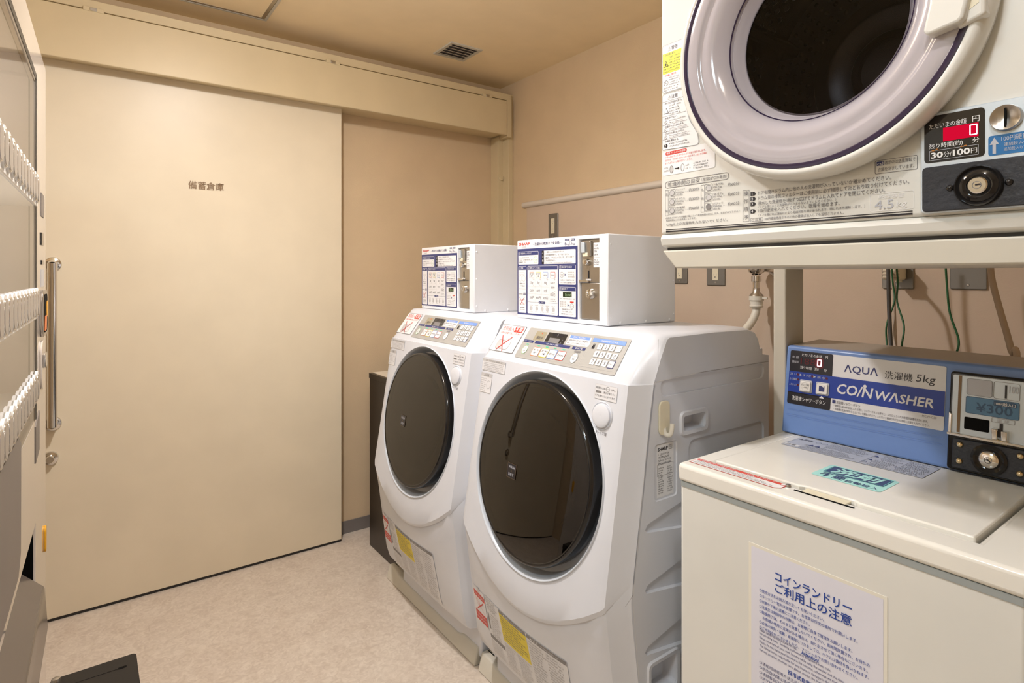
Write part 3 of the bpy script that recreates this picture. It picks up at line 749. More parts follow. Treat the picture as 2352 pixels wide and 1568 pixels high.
pr.text('洗剤投入', 0.009, 1.234, 0.0052, 'text', w=0.024); pr.rect(0.0345, 1.2325, 0.0475, 1.2405, 'navy', 2); pr.text('不要', 0.041, 1.234, 0.005, 'white', al='c', w=0.011, lay=3)
pr.frame(0.012, 1.202, 0.028, 1.216, 0.003, 0.0006, 'faint', 2); pr.frame(0.026, 1.202, 0.045, 1.219, 0.006, 0.0006, 'faint', 2); pr.line(0.018, 1.202, 0.040, 1.226, 0.0014, 'red', 4); pr.line(0.014, 1.226, 0.036, 1.203, 0.0014, 'red', 5)
pr.text('洗剤が自動で', 0.0285, 1.190, 0.0042, 'text', al='c', w=0.026); pr.text('投入されます', 0.0285, 1.183, 0.0042, 'text', al='c', w=0.026)
card(0.056, 1.175, 0.205, 1.327, ('2', '運転コースを選ぶ'))
for c, (a, ink, t1, t2) in enumerate(((0.079, 'orange', '洗濯・乾燥', '標準'), (0.112, 'yellow', '洗濯・乾燥', '少量'), (0.1475, 'sky', '洗濯のみ', None), (0.182, 'red', '乾燥のみ', None))):
    pr.rrect(a - 0.012, 1.288, a + 0.012, 1.308, 0.003, ink, 2); pr.rrect(a - 0.0108, 1.2892, a + 0.0108, 1.3068, 0.002, 'white', 3)
    if t2: pr.text(t1, a, 1.2995, 0.0042, 'text', al='c', w=0.018, bold=0.02, lay=4); pr.text(t2, a, 1.292, 0.0048, 'text', al='c', w=0.011, bold=0.02, lay=4)
    else: pr.text(t1, a, 1.2955, 0.0048, 'text', al='c', w=0.018, bold=0.02, lay=4)
    pr.circ(a + 0.009, 1.286, 0.0028, 'white', 5); pr.ring(a + 0.009, 1.286, 0.0028, 0.0005, 'faint', 6)
for c, (kg, mn, yen) in enumerate((('3kg', '120分', '500円'), ('1kg', '80分', '400円'), ('6kg', '35分', '300円'))):
    a = (0.079, 0.112, 0.1475)[c]
    pr.text(kg, a, 1.268, 0.0100, 'text', al='c', w=0.013); pr.text('まで', a + 0.008, 1.2630, 0.003, 'faint', al='c'); pr.text(mn, a, 1.2445, 0.0092, 'text', al='c', w=0.021 if c == 0 else 0.017); pr.text(yen, a, 1.2215, 0.0092, 'text', al='c', w=0.023)
pr.text('3kgまで', 0.182, 1.271, 0.0055, 'text', al='c', w=0.022); pr.text('30分', 0.182, 1.2555, 0.009, 'text', al='c', w=0.018); pr.line(0.171, 1.241, 0.194, 1.249, 0.0006, 'text', 2); pr.text('100円', 0.182, 1.2330, 0.009, 'text', al='c', w=0.023); pr.scrawl(0.170, 1.2225, 0.196, 0.0035, 'text'); pr.scrawl(0.170, 1.2165, 0.196, 0.0035, 'text')
for z in (1.261, 1.238): pr.line(0.060, z, 0.165, z, 0.0004, 'lgrey', 2)
for a in (0.0955, 0.130, 0.166): pr.line(a, 1.214, a, 1.284, 0.0004, 'lgrey', 2)
for z in (1.268, 1.246, 1.222): pr.scrawl(0.0595, z, 0.063, 0.009, 'navy')
pr.line(0.057, 1.212, 0.204, 1.212, 0.0006, 'navy', 2); pr.rrect(0.114, 1.2085, 0.146, 1.2155, 0.003, 'navy', 3); pr.scrawl(0.118, 1.2100, 0.142, 0.0040, 'white', 4)
for k, a in enumerate((0.075, 0.104, 0.131, 0.156, 0.185)):
    pr.scrawl(a - 0.009, 1.2005, a + 0.009, 0.003, 'faint'); pr.scrawl(a - 0.009, 1.180, a + 0.009, 0.003, 'faint')
    pr.poly([(a - 0.006, 1.187), (a + 0.005, 1.186), (a + 0.0065, 1.194), (a + 0.002, 1.198), (a - 0.004, 1.197)], 'lgrey', 2)
    pr.ring(a, 1.192, 0.007, 0.0006, 'faint', 3)
card(0.211, 1.270, 0.286, 1.328, ('3', '暗証番号を設定'))
pr.ring(0.224, 1.299, 0.0085, 0.0008, 'text', 2); pr.text('100', 0.224, 1.2965, 0.005, 'text', al='c', w=0.010); pr.poly([(0.237, 1.295), (0.243, 1.299), (0.237, 1.303)], 'navy', 2)
for r in range(3): 
    for c in range(4): pr.rect(0.252 + 0.007 * c, 1.291 + 0.0065 * r, 0.257 + 0.007 * c, 1.295 + 0.0065 * r, 'lgrey', 2)
pr.ring(0.276, 1.2925, 0.004, 0.0006, 'text', 3); pr.text('金額を入れて暗証番号を入力後', 0.2485, 1.281, 0.0042, 'text', al='c', w=0.060); pr.text('スタートを押すと運転が始まります', 0.2485, 1.2735, 0.0042, 'text', al='c', w=0.066)
card(0.211, 1.175, 0.286, 1.263, ('4', '運転終了'))
pr.rect(0.229, 1.233, 0.268, 1.248, 'lcdg', 2); pr.text('End', 0.253, 1.2355, 0.0095, 'lime', al='c', w=0.026, lay=3)
pr.text('「End」表示で約3分間ブザー音', 0.2485, 1.2255, 0.0040, 'text', al='c', w=0.064)
for r in range(3):
    for c in range(4): pr.rect(0.217 + 0.007 * c, 1.203 + 0.0065 * r, 0.222 + 0.007 * c, 1.207 + 0.0065 * r, 'lgrey', 2)
pr.poly([(0.250, 1.204), (0.256, 1.209), (0.250, 1.214)], 'navy', 2); pr.ring(0.269, 1.206, 0.0085, 0.0009, 'text', 2); pr.text('ロック解除', 0.269, 1.204, 0.003, 'text', al='c', w=0.012); pr.rect(0.261, 1.2165, 0.277, 1.2205, 'red', 2)
pr.text('暗証番号を入力して', 0.2485, 1.194, 0.0042, 'text', al='c', w=0.044); pr.text('「ロック解除」を押し', 0.2485, 1.187, 0.0042, 'text', al='c', w=0.044); pr.text('衣類を取り出してください', 0.2485, 1.180, 0.0042, 'text', al='c', w=0.056)
pr.build('instruction_panel', cb)
# coin mechanism
q = MB().box(CX0 + 0.008, CX0 + 0.013, CY1 - 0.376, CY1 - 0.301, 1.277, 1.399, STEEL).build('coin_plate', cb, bevel=0.001)
MB().box(CX0 + 0.007, CX0 + 0.013, CY1 - 0.376, CY1 - 0.301, 1.172, 1.2755, STEEL).build('cash_door', cb, bevel=0.001)
cp = lambda a, b, h: (CX0 + 0.008 - h, CY1 - a, b)
pr = Print(cp, 0.001)
pr.rect(0.351, 1.320, 0.375, 1.389, 'white'); pr.para(0.353, 1.386, 0.373, 1.352, 4, 'text'); pr.line(0.352, 1.348, 0.375, 1.348, 0.0005, 'faint', 1); pr.para(0.353, 1.344, 0.373, 1.325, 3, 'text')
pr.rect(0.3275, 1.288, 0.3325, 1.311, 'black'); pr.rrect(0.321, 1.282, 0.341, 1.287, 0.001, 'lgrey')
pr.build('price_card', q)
k = MB(); k.prism([(CX0 + 0.008, CY1 - 0.311, 1.395), (CX0 + 0.008, CY1 - 0.345, 1.395), (CX0 + 0.008, CY1 - 0.345, 1.352), (CX0 + 0.008, CY1 - 0.314, 1.352)], (-0.008, 0, 0), STEEL)
k.prism([(CX0, CY1 - 0.312, 1.392), (CX0, CY1 - 0.324, 1.391), (CX0, CY1 - 0.326, 1.362), (CX0, CY1 - 0.314, 1.362)], (-0.006, 0, 0), SILVER)
k.build('coin_slot', q, bevel=0.001)
MB().box(CX0 - 0.002, CX0 + 0.006, CY1 - 0.335, CY1 - 0.315, 1.351, 1.362, SOCK).build('coin_tag', q, bevel=0.001)
MB().lathe([(0, 0.014), (0.008, 0.013), (0.010, 0.009), (0.010, 0.0)], (CX0 + 0.008, CY1 - 0.326, 1.335), (-1, 0, 0), (0, 0, 1), CHROME, 20).build('return_knob', q, smooth=50)
MB().lathe([(0, 0.010), (0.006, 0.010), (0.007, 0.012), (0.013, 0.010), (0.015, 0.0)], (CX0 + 0.007, CY1 - 0.342, 1.245), (-1, 0, 0), (0, 0, 1), CHROME, 24).build('lock', cb, smooth=50)
MB().box(CX0 - 0.002, CX0 + 0.008, CY1 - 0.335, CY1 - 0.298, 1.277, 1.285, CHROME).build('latch', q, bevel=0.002)
def screw(loc, n, r=0.004, par=cb):
    up = (0, 0, 1) if abs(n[2]) < 0.5 else (1, 0, 0)
    MB().lathe(sphere_profile(r, r * 0.45, 4)[::-1], loc, n, up, WMETAL, 12).build('screw', par, smooth=60)
for x, z in ((1.160, 1.383), (1.160, 1.283), (1.160, 1.182), (1.427, 1.383), (1.427, 1.282), (1.427, 1.181)): screw((x, CY0, z), (0, -1, 0), 0.0035)
for x in (1.198, 1.303, 1.408): screw((x, CY0, 1.165), (0, -1, 0), 0.005)
for a in (0.027, 0.144, 0.258, 0.375): screw((CX0, CY1 - a, 1.1635), (-1, 0, 0), 0.0042)
cb2 = copy_tree(cb); cb2.location.y += PITCH
cb2['label'] = 'white metal coin box with blue instruction panel, on the washer-dryer beside the dark cabinet'

# drain pans on the floor
PY0, PY1 = 0.905, 1.605
pa = thing('drain_pan', 'low beige plastic drain pan under the nearest washer-dryer', 'drain pan', (1.35, 1.255, 0), 0, 'drain pans under the washer-dryers')
t = MB()
t.box(1.05, 1.66, PY0 + 0.012, PY1 - 0.012, 0.0, 0.024, PAN)
t.build('tray', pa, bevel=0.006)
t = MB()
x0, x1 = 1.035, 1.675
def wall_seg(p0, p1, prof):
    pass
# front wall: high at both ends, dipping in the middle; drawn as a lofted strip
for nm, pts in (('front_wall', [(PY1, 0.056), (PY1 - 0.05, 0.056), (PY1 - 0.09, 0.044), (PY1 - 0.20, 0.040), (PY0 + 0.24, 0.040), (PY0 + 0.13, 0.044), (PY0 + 0.09, 0.058), (PY0, 0.058)]),):
    rg = [[(x0, y, 0.0), (x0 + 0.014, y, z - 0.004), (x0 + 0.018, y, z), (x0 + 0.044, y, z), (x0 + 0.050, y, z - 0.008), (x0 + 0.056, y, 0.010), (x0 + 0.056, y, 0.0)] for y, z in pts]
    MB().loft(rg, PAN).build(nm, pa, bevel=0.004, smooth=50)
t = MB()
t.box(x0 + 0.030, x0 + 0.13, PY0, PY0 + 0.055, 0, 0.058, PAN).box(x0 + 0.030, x0 + 0.13, PY1 - 0.05, PY1, 0, 0.056, PAN)
t.box(x0 + 0.12, x1, PY0, PY0 + 0.03, 0, 0.045, PAN).box(x0 + 0.12, x1, PY1 - 0.03, PY1, 0, 0.045, PAN).box(x1 - 0.03, x1, PY0 + 0.03, PY1 - 0.03, 0, 0.045, PAN)
t.build('side_wall', pa, bevel=0.006, seg=3)
pb = copy_tree(pa); pb.location.y += 0.722
pb['label'] = 'low beige plastic drain pan under the washer-dryer beside the dark cabinet'

# adhesive hook on the machine's side
hk = thing('adhesive_hook', 'small cream plastic adhesive hook on the side of the white washer-dryer', 'hook', (1.10, ys, 0.955))
o = Print(None).rr_pts(1.080, 0.922, 1.117, 1.002, 0.013, 5)
MB().prism([(x, ys - 0.0002, z) for x, z in o], (0, -0.005, 0), SOCK).build('plate', hk, bevel=0.0015)
MB().tube([(1.098, ys - 0.003, 0.938), (1.099, ys - 0.005, 0.927), (1.101, ys - 0.011, 0.922), (1.104, ys - 0.017, 0.926), (1.106, ys - 0.019, 0.938), (1.107, ys - 0.019, 0.950)], 0.0055, HOSE, seg=12, smooth=4).build('prong', hk, smooth=60)

# ================================================================== DARK CABINET
ca = thing('storage_cabinet', 'low dark walnut cabinet with cream top between washer-dryer and back wall', 'cabinet', (1.5, 2.52, 0))
MB().box(1.098, 1.86, 2.375, 2.662, 0.0, 0.802, DARKW).build('carcass', ca, bevel=0.0015)
MB().box(1.096, 1.862, 2.373, 2.665, 0.802, 0.826, DARKW).build('edge_band', ca, bevel=0.0015)
MB().box(1.112, 1.86, 2.375, 2.660, 0.8262, 0.828, TOPB).build('top', ca, smooth=0)

# ================================================================== TOP-LOADING COIN WASHER
AY0, AY1 = 0.218, 0.780
AXF = 1.010
AZT = 0.903
aw = thing('coin_washer', 'cream top-loading coin washer with blue control console, below the dryer', 'washing machine', (1.28, 0.5, 0))
MB().box(AXF, 1.56, AY0, AY1, 0.03, 0.868, CREAM2).build('body', aw, bevel=0.008, seg=3)
MB().box(AXF + 0.012, 1.55, AY0 + 0.012, AY1 - 0.012, 0.855, 0.880, TRAYC).box(AXF - 0.0012, AXF + 0.01, AY0 + 0.004, AY1 - 0.004, 0.856, 0.8665, mat('step_shade_grey', (0.33, 0.36, 0.36), rough=0.4)).build('trim_gap_shade', aw, smooth=0)  # grey-blue front strip paints the shaded step under the top cover
# top cap with an opening for the lid
LX0, LX1, LY0, LY1 = 1.072, 1.398, 0.292, 0.737
capcut = MB().box(LX0 - 0.004, LX1 + 0.004, LY0 - 0.004, LY1 + 0.004, 0.88, 0.95, CREAM)
cap_ = MB().box(AXF - 0.004, 1.565, AY0 - 0.004, AY1 + 0.003, 0.866, AZT, CREAM)
cap_.build('top_cover', aw, bevel=0.008, seg=4, cut=[capcut])
for x, y in ((1.05, 0.26), (1.05, 0.74), (1.52, 0.26), (1.52, 0.74)):
    MB().lathe([(0, 0), (0.025, 0), (0.025, 0.03), (0, 0.03)], (x, y, 0.0), (0, 0, 1), (1, 0, 0), BASEB, 16).build('foot', aw)
# lid: low slab, thumb groove at its front edge
lid = MB(); lo = [(LX0, LY1), (LX1, LY1), (LX1, LY0), (LX0, LY0), (LX0, 0.455), (LX0 + 0.006, 0.462), (LX0 + 0.006, 0.550), (LX0, 0.558)]
lid.prism([(x, y, 0.884) for x, y in lo], (0, 0, AZT + 0.0045 - 0.884), CREAM)
lido = lid.build('lid', aw, bevel=0.003, seg=3)
MB().box(LX0 - 0.022, LX0 + 0.004, 0.468, 0.545, AZT - 0.002, AZT + 0.0012, SOCK).build('thumb_groove', lido, bevel=0.0006)
MB().box(LX0 - 0.0235, LX0 - 0.0205, 0.452, 0.556, AZT - 0.002, AZT + 0.0016, VOID).build('thumb_slot', lido, smooth=0)
MB().lathe([(0, 0.003), (0.0045, 0.003), (0.0055, 0.0)], (LX0 - 0.012, 0.572, AZT + 0.001), (0, 0, 1), (1, 0, 0), STEEL, 14).build('screw', aw)
top = lambda a, b, h: (b, AY1 - a, AZT + 0.0045 + h)
pr = Print(top, 0.0005)
# teal sticker
pr.rrect(0.203, 1.150, 0.328, 1.240, 0.008, 'mint'); pr.rrect(0.211, 1.185, 0.320, 1.234, 0.002, 'deep', 1)
pr.text('洗剤', 0.2655, 1.189, 0.041, 'mint', al='c', w=0.088, bold=0.03, shear=0.15); pr.frame(0.2125, 1.1865, 0.3185, 1.2325, 0.002, 0.0012, 'teal', 2)
pr.text('不要', 0.214, 1.157, 0.025, 'deep', w=0.046, bold=0.015); pr.text('自動投入', 0.264, 1.157, 0.015, 'deep', w=0.056, bold=0.008)
pr.build('detergent_sticker', lido)
pr = Print(top, 0.0005)
pr.rect(0.063, 1.296, 0.345, 1.394, 'silver')
pr.text('▲警告', 0.068, 1.365, 0.015, 'text', w=0.030, bold=0.01); pr.rect(0.064, 1.305, 0.098, 1.318, 'white', 1); pr.text('注意', 0.068, 1.306, 0.011, 'text', w=0.022)
for a in (0.112, 0.126): pr.ring(a, 1.372, 0.006, 0.0009, 'navy', 2); pr.poly([(a - 0.006, 1.335), (a + 0.006, 1.335), (a, 1.347)], 'navy', 2)
for a0, a1, b1, b0, n in ((0.136, 0.228, 1.392, 1.345, 7), (0.100, 0.225, 1.340, 1.299, 6), (0.245, 0.290, 1.392, 1.350, 6), (0.243, 0.290, 1.345, 1.299, 6), (0.296, 0.342, 1.392, 1.299, 12)): pr.para(a0, b1, a1, b0, n, 'text')
for a, b_ in ((0.236, 1.372), (0.236, 1.340)): pr.poly([(a - 0.005, b_ - 0.005), (a + 0.005, b_ - 0.005), (a, b_ + 0.005)], 'navy', 2)
for a, b_ in ((0.233, 1.315), (0.293, 1.322)): pr.ring(a, b_, 0.005, 0.0009, 'navy', 2)
pr.line(0.230, 1.297, 0.230, 1.392, 0.0006, 'text', 2); pr.line(0.2935, 1.297, 0.2935, 1.392, 0.0006, 'text', 2); pr.frame(0.063, 1.296, 0.345, 1.394, 0.001, 0.0005, 'text', 1)
pr.build('caution_label', lido)
top2 = lambda a, b, h: (b, AY1 - a, AZT + h)
pr = Print(top2, 0.0006)
pr.poly([(0.008, 1.030), (0.196, 1.030), (0.206, 1.040), (0.206, 1.060), (0.198, 1.0655), (0.008, 1.0655)], 'red'); pr.poly([(0.0095, 1.0315), (0.1955, 1.0315), (0.2045, 1.0405), (0.2045, 1.054), (0.0095, 1.054)], 'white', 1)
pr.text('お洗濯を始める前に必ずお読みください', 0.014, 1.0565, 0.0065, 'white', w=0.085, bold=0.01); pr.scrawl(0.125, 1.057, 0.185, 0.005, 'white'); pr.para(0.014, 1.053, 0.198, 1.0335, 3, 'text'); pr.circ(0.198, 1.060, 0.004, 'white', 1)
pr.build('notice_sticker', aw)

# console
KZ0, KZ1 = 0.905, 1.119
kx = lambda z: 1.412 + 0.13 * (z - 0.907)
co = MB().prism([(kx(KZ0), AY1, KZ0), (kx(KZ1), AY1, KZ1), (kx(KZ1) + 0.012, AY1, KZ1 + 0.001), (1.56, AY1, KZ1 - 0.004), (1.56, AY1, KZ0)], (0, AY0 - AY1, 0), BLUEC)
coo = co.build('console', aw, bevel=0.005, seg=3)
MB().prism([(kx(KZ1) + 0.012, AY1 - 0.002, KZ1 + 0.0005), (1.600, AY1 - 0.002, KZ1 + 0.006), (1.602, AY1 - 0.002, KZ1 - 0.018), (1.562, AY1 - 0.002, KZ1 - 0.10)], (0, AY0 - AY1 + 0.004, 0), GREYP).build('console_back', aw, bevel=0.002)
con = lambda a, b, h: (kx(b) - h, AY1 - a, b)
pr = Print(con, 0.0010)
A_ = lambda y: AY1 - y
pr.rrect(0.011, 0.978, 0.341, 1.109, 0.004, 'offw')
pr.rrect(0.011, 1.005, 0.115, 1.109, 0.004, 'black', 1); pr.rrect(0.010, 0.978, 0.115, 1.03, 0.004, 'black', 1); pr.rect(0.0105, 1.007, 0.3405, 1.058, 'blue', 2)
pr.text('ただいまの金額　円', 0.040, 1.097, 0.0072, 'white', w=0.063, lay=4); pr.text('残り時間（約）　分', 0.038, 1.066, 0.0072, 'white', w=0.064, lay=4)
pr.text('金 額', 0.016, 1.090, 0.006, 'silver', w=0.017, lay=4); pr.text('運転中', 0.016, 1.0785, 0.006, 'silver', w=0.018, lay=4)
pr.text('188', 0.038, 1.0775, 0.0150, 'dred', w=0.036, lay=4)
# seven-segment zero
a0, b0, w_, h_ = 0.0785, 1.0765, 0.0105, 0.0170
pr.rrect(a0 - 0.005, b0 - 0.004, a0 + w_ + 0.005, b0 + h_ + 0.004, 0.005, 'dred', 3)
pr.frame(a0, b0, a0 + w_, b0 + h_, 0.002, 0.0021, 'ledw', 5)
pr.text('洗 い', 0.014, 1.048, 0.0062, 'silver', w=0.017, lay=4); pr.text('▶ すすぎ', 0.038, 1.048, 0.0062, 'silver', w=0.028, lay=4); pr.text('▶ 脱 水', 0.0715, 1.048, 0.0062, 'silver', w=0.028, lay=4)
for a in (0.0335, 0.069, 0.103): pr.circ(a, 1.051, 0.0028, 'dred', 4)
pr.text('ふた確認', 0.013, 1.036, 0.0058, 'silver', w=0.019, lay=4); pr.circ(0.035, 1.0390, 0.0026, 'dred', 4); pr.text('ふたロック', 0.013, 1.0225, 0.0058, 'silver', w=0.019, lay=4); pr.circ(0.035, 1.0255, 0.0026, 'dred', 4); pr.rect(0.0385, 1.022, 0.0425, 1.0255, 'silver', 4); pr.ring(0.0405, 1.0262, 0.0018, 0.0006, 'silver', 4)
pr.poly([(0.088, 1.0025), (0.100, 1.0025), (0.094, 1.0085)], 'white', 4)
pr.text('洗濯槽シャワーボタン', 0.022, 0.9875, 0.0110, 'white', w=0.082, lay=4)
pr.text('ΛQUΛ', 0.141, 1.069, 0.0200, 'navy', w=0.072, bold=0.008); pr.text('洗濯機', 0.227, 1.069, 0.0170, 'black', w=0.054); pr.text('5kg', 0.287, 1.0660, 0.0205, 'black', w=0.036, shear=0.1)
pr.text('CO/N', 0.128, 1.0200, 0.0235, 'offw', w=0.078, bold=0.02, shear=0.16, lay=4); pr.circ(0.188, 1.0455, 0.0036, 'offw', 4)
pr.text('WΛSHER', 0.210, 1.0200, 0.0210, 'offw', w=0.112, bold=0.02, shear=0.16, lay=4)
pr.rect(0.119, 0.9965, 0.126, 1.004, 'navy', 3); pr.text('洗濯槽シャワーボタン', 0.128, 0.9960, 0.0070, 'text', w=0.052, lay=3)
pr.text('・硬貨投入後10秒以内にふたを閉じ、シャワーボタンを押すと、ふたロックされ30秒間洗濯槽を洗浄します。', 0.123, 0.9885, 0.0056, 'text', w=0.190, lay=3)
pr.text('・洗濯槽の洗浄が終わるとふたロック解除されます。ふたロック解除されてから洗剤と衣類を入れてください。', 0.123, 0.9810, 0.0056, 'text', w=0.193, lay=3)
pr.text('MCW-C50', 0.302, 0.9995, 0.0046, 'faint', w=0.026, lay=3)
pr.build('control_label', coo)
pr = Print(con, 0.0008)
for b0_, b1_ in ((0.966, 0.9625), (0.953, 0.9485)): pr.frame(0.012, b1_, 0.340, b0_, 0.002, 0.0006, I['sky'], 0)
pr.build('groove', coo)
for y, kind in ((0.725, 0), (0.685, 1)):
    c = MB(); P_ = Print(con).rr_pts(AY1 - y - 0.0155, 1.0105, AY1 - y + 0.0155, 1.0405, 0.003)
    c.prism([con(a, b, 0.001) for a, b in P_], (-0.0025, 0, 0), I['silver'])
    P_ = Print(con).rr_pts(AY1 - y - 0.0125, 1.0135, AY1 - y + 0.0125, 1.0375, 0.003)
    c.prism([con(a, b, 0.001) for a, b in P_], (-0.0055, 0, 0), BTN)
    bo = c.build('push_button', coo, bevel=0.001)
    p2 = Print(con, 0.0068)
    if kind: p2.rrect(AY1 - y - 0.0065, 1.0195, AY1 - y + 0.0065, 1.0325, 0.001, 'navy'); p2.poly([(AY1 - y - 0.002, 1.0325), (AY1 - y + 0.005, 1.0325), (AY1 - y + 0.0065, 1.029)], 'white', 1)
    else: p2.ring(AY1 - y, 1.0255, 0.0095, 0.0005, 'lgrey'); p2.text('ふたロック解除', AY1 - y, 1.027, 0.005, 'text', al='c', w=0.020); p2.text('／一時停止', AY1 - y, 1.021, 0.0042, 'text', al='c', w=0.015)
    p2.build('button_mark', bo)
# coin unit in the console
MY0, MY1 = AY0 + 0.002, 0.430
mc = MB(); o = Print(con).rr_pts(AY1 - MY1, 0.908, AY1 - MY0, 1.102, 0.006); n = len(o)
mc.prism([con(a, b, -0.02) for a, b in o], (-0.028, 0, 0), BLACKG)
mco = mc.build('coin_unit', aw, bevel=0.003)
cu = lambda a, b, h: (kx(b) - 0.008 - h, AY1 - a, b)
f = MB(); o = Print(con).rr_pts(0.356, 0.981, AY1 - MY0 - 0.006, 1.097, 0.003)
f.prism([cu(a, b, 0) for a, b in o], (-0.004, 0, 0), SILVER); f.build('face_plate', mco, bevel=0.001)
pr = Print(cu, 0.0048)
pr.rect(0.366, 0.984, 0.371, 1.096, 'brown')
for z0, z1 in ((1.0600, 1.0925),):
    pr.frame(0.3795, z0, 0.4205, z1, 0.004, 0.0007, 'grey', 1); pr.frame(0.422, z0, 0.462, z1, 0.004, 0.0007, 'grey', 1)
pr.rrect(0.3805, 1.061, 0.4195, 1.0915, 0.004, 'silver', 0)
pr.rect(0.4395, 1.0625, 0.4425, 1.0875, 'black', 2); pr.text('100', 0.446, 1.0735, 0.0135, 'silver', w=0.014)
pr.rrect(0.379, 1.0245, 0.462, 1.0575, 0.003, 'dblue', 1); pr.rrect(0.380, 1.0255, 0.461, 1.0565, 0.002, 'pblue', 2)
pr.text('¥300', 0.396, 1.0300, 0.0175, 'dblue', w=0.056, bold=0.008, lay=4); pr.rrect(0.423, 1.0460, 0.458, 1.0555, 0.002, 'dblue', 3); pr.text('100円投入口', 0.4405, 1.0478, 0.0060, 'white', al='c', w=0.031, bold=0.012, lay=5)
pr.frame(0.421, 1.0150, 0.456, 1.0235, 0.001, 0.0006, 'grey', 1); pr.text('返 却', 0.438, 1.0165, 0.0055, 'silver', al='c', w=0.018)
pr.rect(0.4335, 0.988, 0.4385, 1.0140, 'black', 2)
pr.build('coin_print', mco)
MB().prism([cu(a, b, 0.004) for a, b in Print(con).rr_pts(0.378, 0.993, 0.4175, 1.0165, 0.002)], (-0.0012, 0, 0), VOID).build('return_slot', mco, smooth=0)
lv = MB(); lv.box(kx(0.99) - 0.026, kx(0.99) - 0.008, AY1 - 0.4335, AY1 - 0.424, 0.984, 1.005, CHROME).box(kx(0.99) - 0.026, kx(0.99) - 0.008, AY1 - 0.448, AY1 - 0.4385, 0.984, 1.003, CHROME).box(kx(0.99) - 0.022, kx(0.99) - 0.008, AY1 - 0.448, AY1 - 0.424, 0.976, 0.985, BRASS)
lv.build('return_lever', mco, bevel=0.002)
MB().prism([cu(a, b, 0.0) for a, b in ((0.352, 0.978), (AY1 - MY0 - 0.003, 0.978), (AY1 - MY0 - 0.003, 0.983), (0.352, 0.983))], (-0.014, 0, 0), CHROME).prism([cu(a, b, 0.0) for a, b in ((0.352, 0.978), (0.3575, 0.978), (0.3575, 1.018), (0.3525, 1.022))], (-0.008, 0, 0), CHROME).build('ledge', mco, bevel=0.001)
f = MB(); o = Print(con).rr_pts(0.360, 0.914, AY1 - MY0 - 0.006, 0.972, 0.004)
f.prism([cu(a, b, 0) for a, b in o], (-0.006, 0, 0), BLACKM); f.build('cash_door', mco, bevel=0.0015)
nn = Vector((-1, 0, 0.13)).normalized()
MB().lathe([(0.0285, 0.0), (0.0285, 0.004), (0.024, 0.006), (0.017, 0.001), (0.0155, 0.001)], cu(AY1 - 0.360, 0.943, 0.006), nn, (0.13, 0, 1), BLACKG, 40).build('lock_ring', mco, smooth=50)
MB().lathe([(0, 0.007), (0.013, 0.007), (0.0155, 0.005), (0.0155, 0.0)], cu(AY1 - 0.360, 0.943, 0.006), nn, (0.13, 0, 1), CHROME, 32).build('lock', mco, smooth=40)
pr = Print(lambda a, b, h: cu(a, b, 0.0132 + h)); pr.ring(AY1 - 0.360, 0.943, 0.0065, 0.0009, 'grey'); pr.line(AY1 - 0.360 - 0.003, 0.946, AY1 - 0.360 + 0.004, 0.940, 0.0016, 'black', 1); pr.build('keyhole', mco)
for y, z in ((0.407, 0.961), (0.407, 0.929), (0.314, 0.961), (0.314, 0.929)):
    MB().lathe([(0, 0.006), (0.003, 0.0055), (0.0055, 0.003), (0.0062, 0.0)], cu(AY1 - y, z, 0.006), nn, (0.13, 0, 1), BRASS, 18).build('bolt', mco, smooth=60)

# notice on the front
no = thing('notice', 'laminated white notice with blue writing taped on the cream coin washer front', 'notice', (AXF, 0.5, 0.66))
MB().box(AXF - 0.0008, AXF - 0.0001, 0.386, 0.6215, 0.465, 0.7955, LAMIN).build('laminate', no, smooth=0)
nf = lambda a, b, h: (AXF - 0.0008 - h, 0.616 - a, b)
pr = Print(nf, 0.0003); pr.rect(0.0, 0.470, 0.2245, 0.790, PAPER); pr.build('sheet', no)
pr = Print(nf, 0.0006)
pr.text('コインランドリー', 0.047, 0.745, 0.0165, 'title', w=0.131, bold=0.014); pr.text('ご利用上の注意', 0.047, 0.7235, 0.0185, 'title', w=0.131, bold=0.012)
JL = ['○使用方法をお読み頂き正しくお使いください。', '○ランドリー室内は禁煙です。お煙草は所定の場所でお願いします。', '○衣類や下着の盗難にご注意ください。', '○洗濯又は乾燥中の衣類は、お客様ご自身で管理をお願いします。', '○乾燥終了後、そのまま放置しないでください。長時間放置され、お待ちの', '　お客様の使用に支障がある場合は、取り出させて頂く場合もございます。', '○衣類の紛失・盗難・破損等につきましては、ホテルは責任を負いかねます。', '○ご不明点がございましたら、フロントまでお問い合わせください。']
JW = [0.117, 0.170, 0.093, 0.162, 0.188, 0.185, 0.187, 0.170]
for k, (t_, w_) in enumerate(zip(JL, JW)):
    pr.text(t_.replace('　', ''), 0.017 + (0.006 if t_[0] == '　' else 0), 0.7115 - 0.0098 * k, 0.0062, 'title', w=w_ - (0.006 if t_[0] == '　' else 0), bold=0.003)
pr.text('Attention!', 0.095, 0.6365, 0.0068, 'title', w=0.030, bold=0.02)
EL = ['Please read the instructions for use.', 'No smoking here.  Smoking is allowed in designated areas only.', 'Please take care of your own laundry while using the washer and the drier.', 'Please do not leave your laundry in the machine, otherwise we might take it out.', 'The Hotel is not responsible for any losses or damages in this room.', 'For any question you may have, please contact the front desk.']
for k, (t_, w_) in enumerate(zip(EL, (0.070, 0.128, 0.150, 0.165, 0.140, 0.125))): pr.text(t_, 0.017, 0.6390 - 0.0076 * k, 0.0056, 'navy', w=w_)
pr.text('投币式自助洗衣', 0.071, 0.588, 0.0085, 'title', w=0.056, bold=0.02)
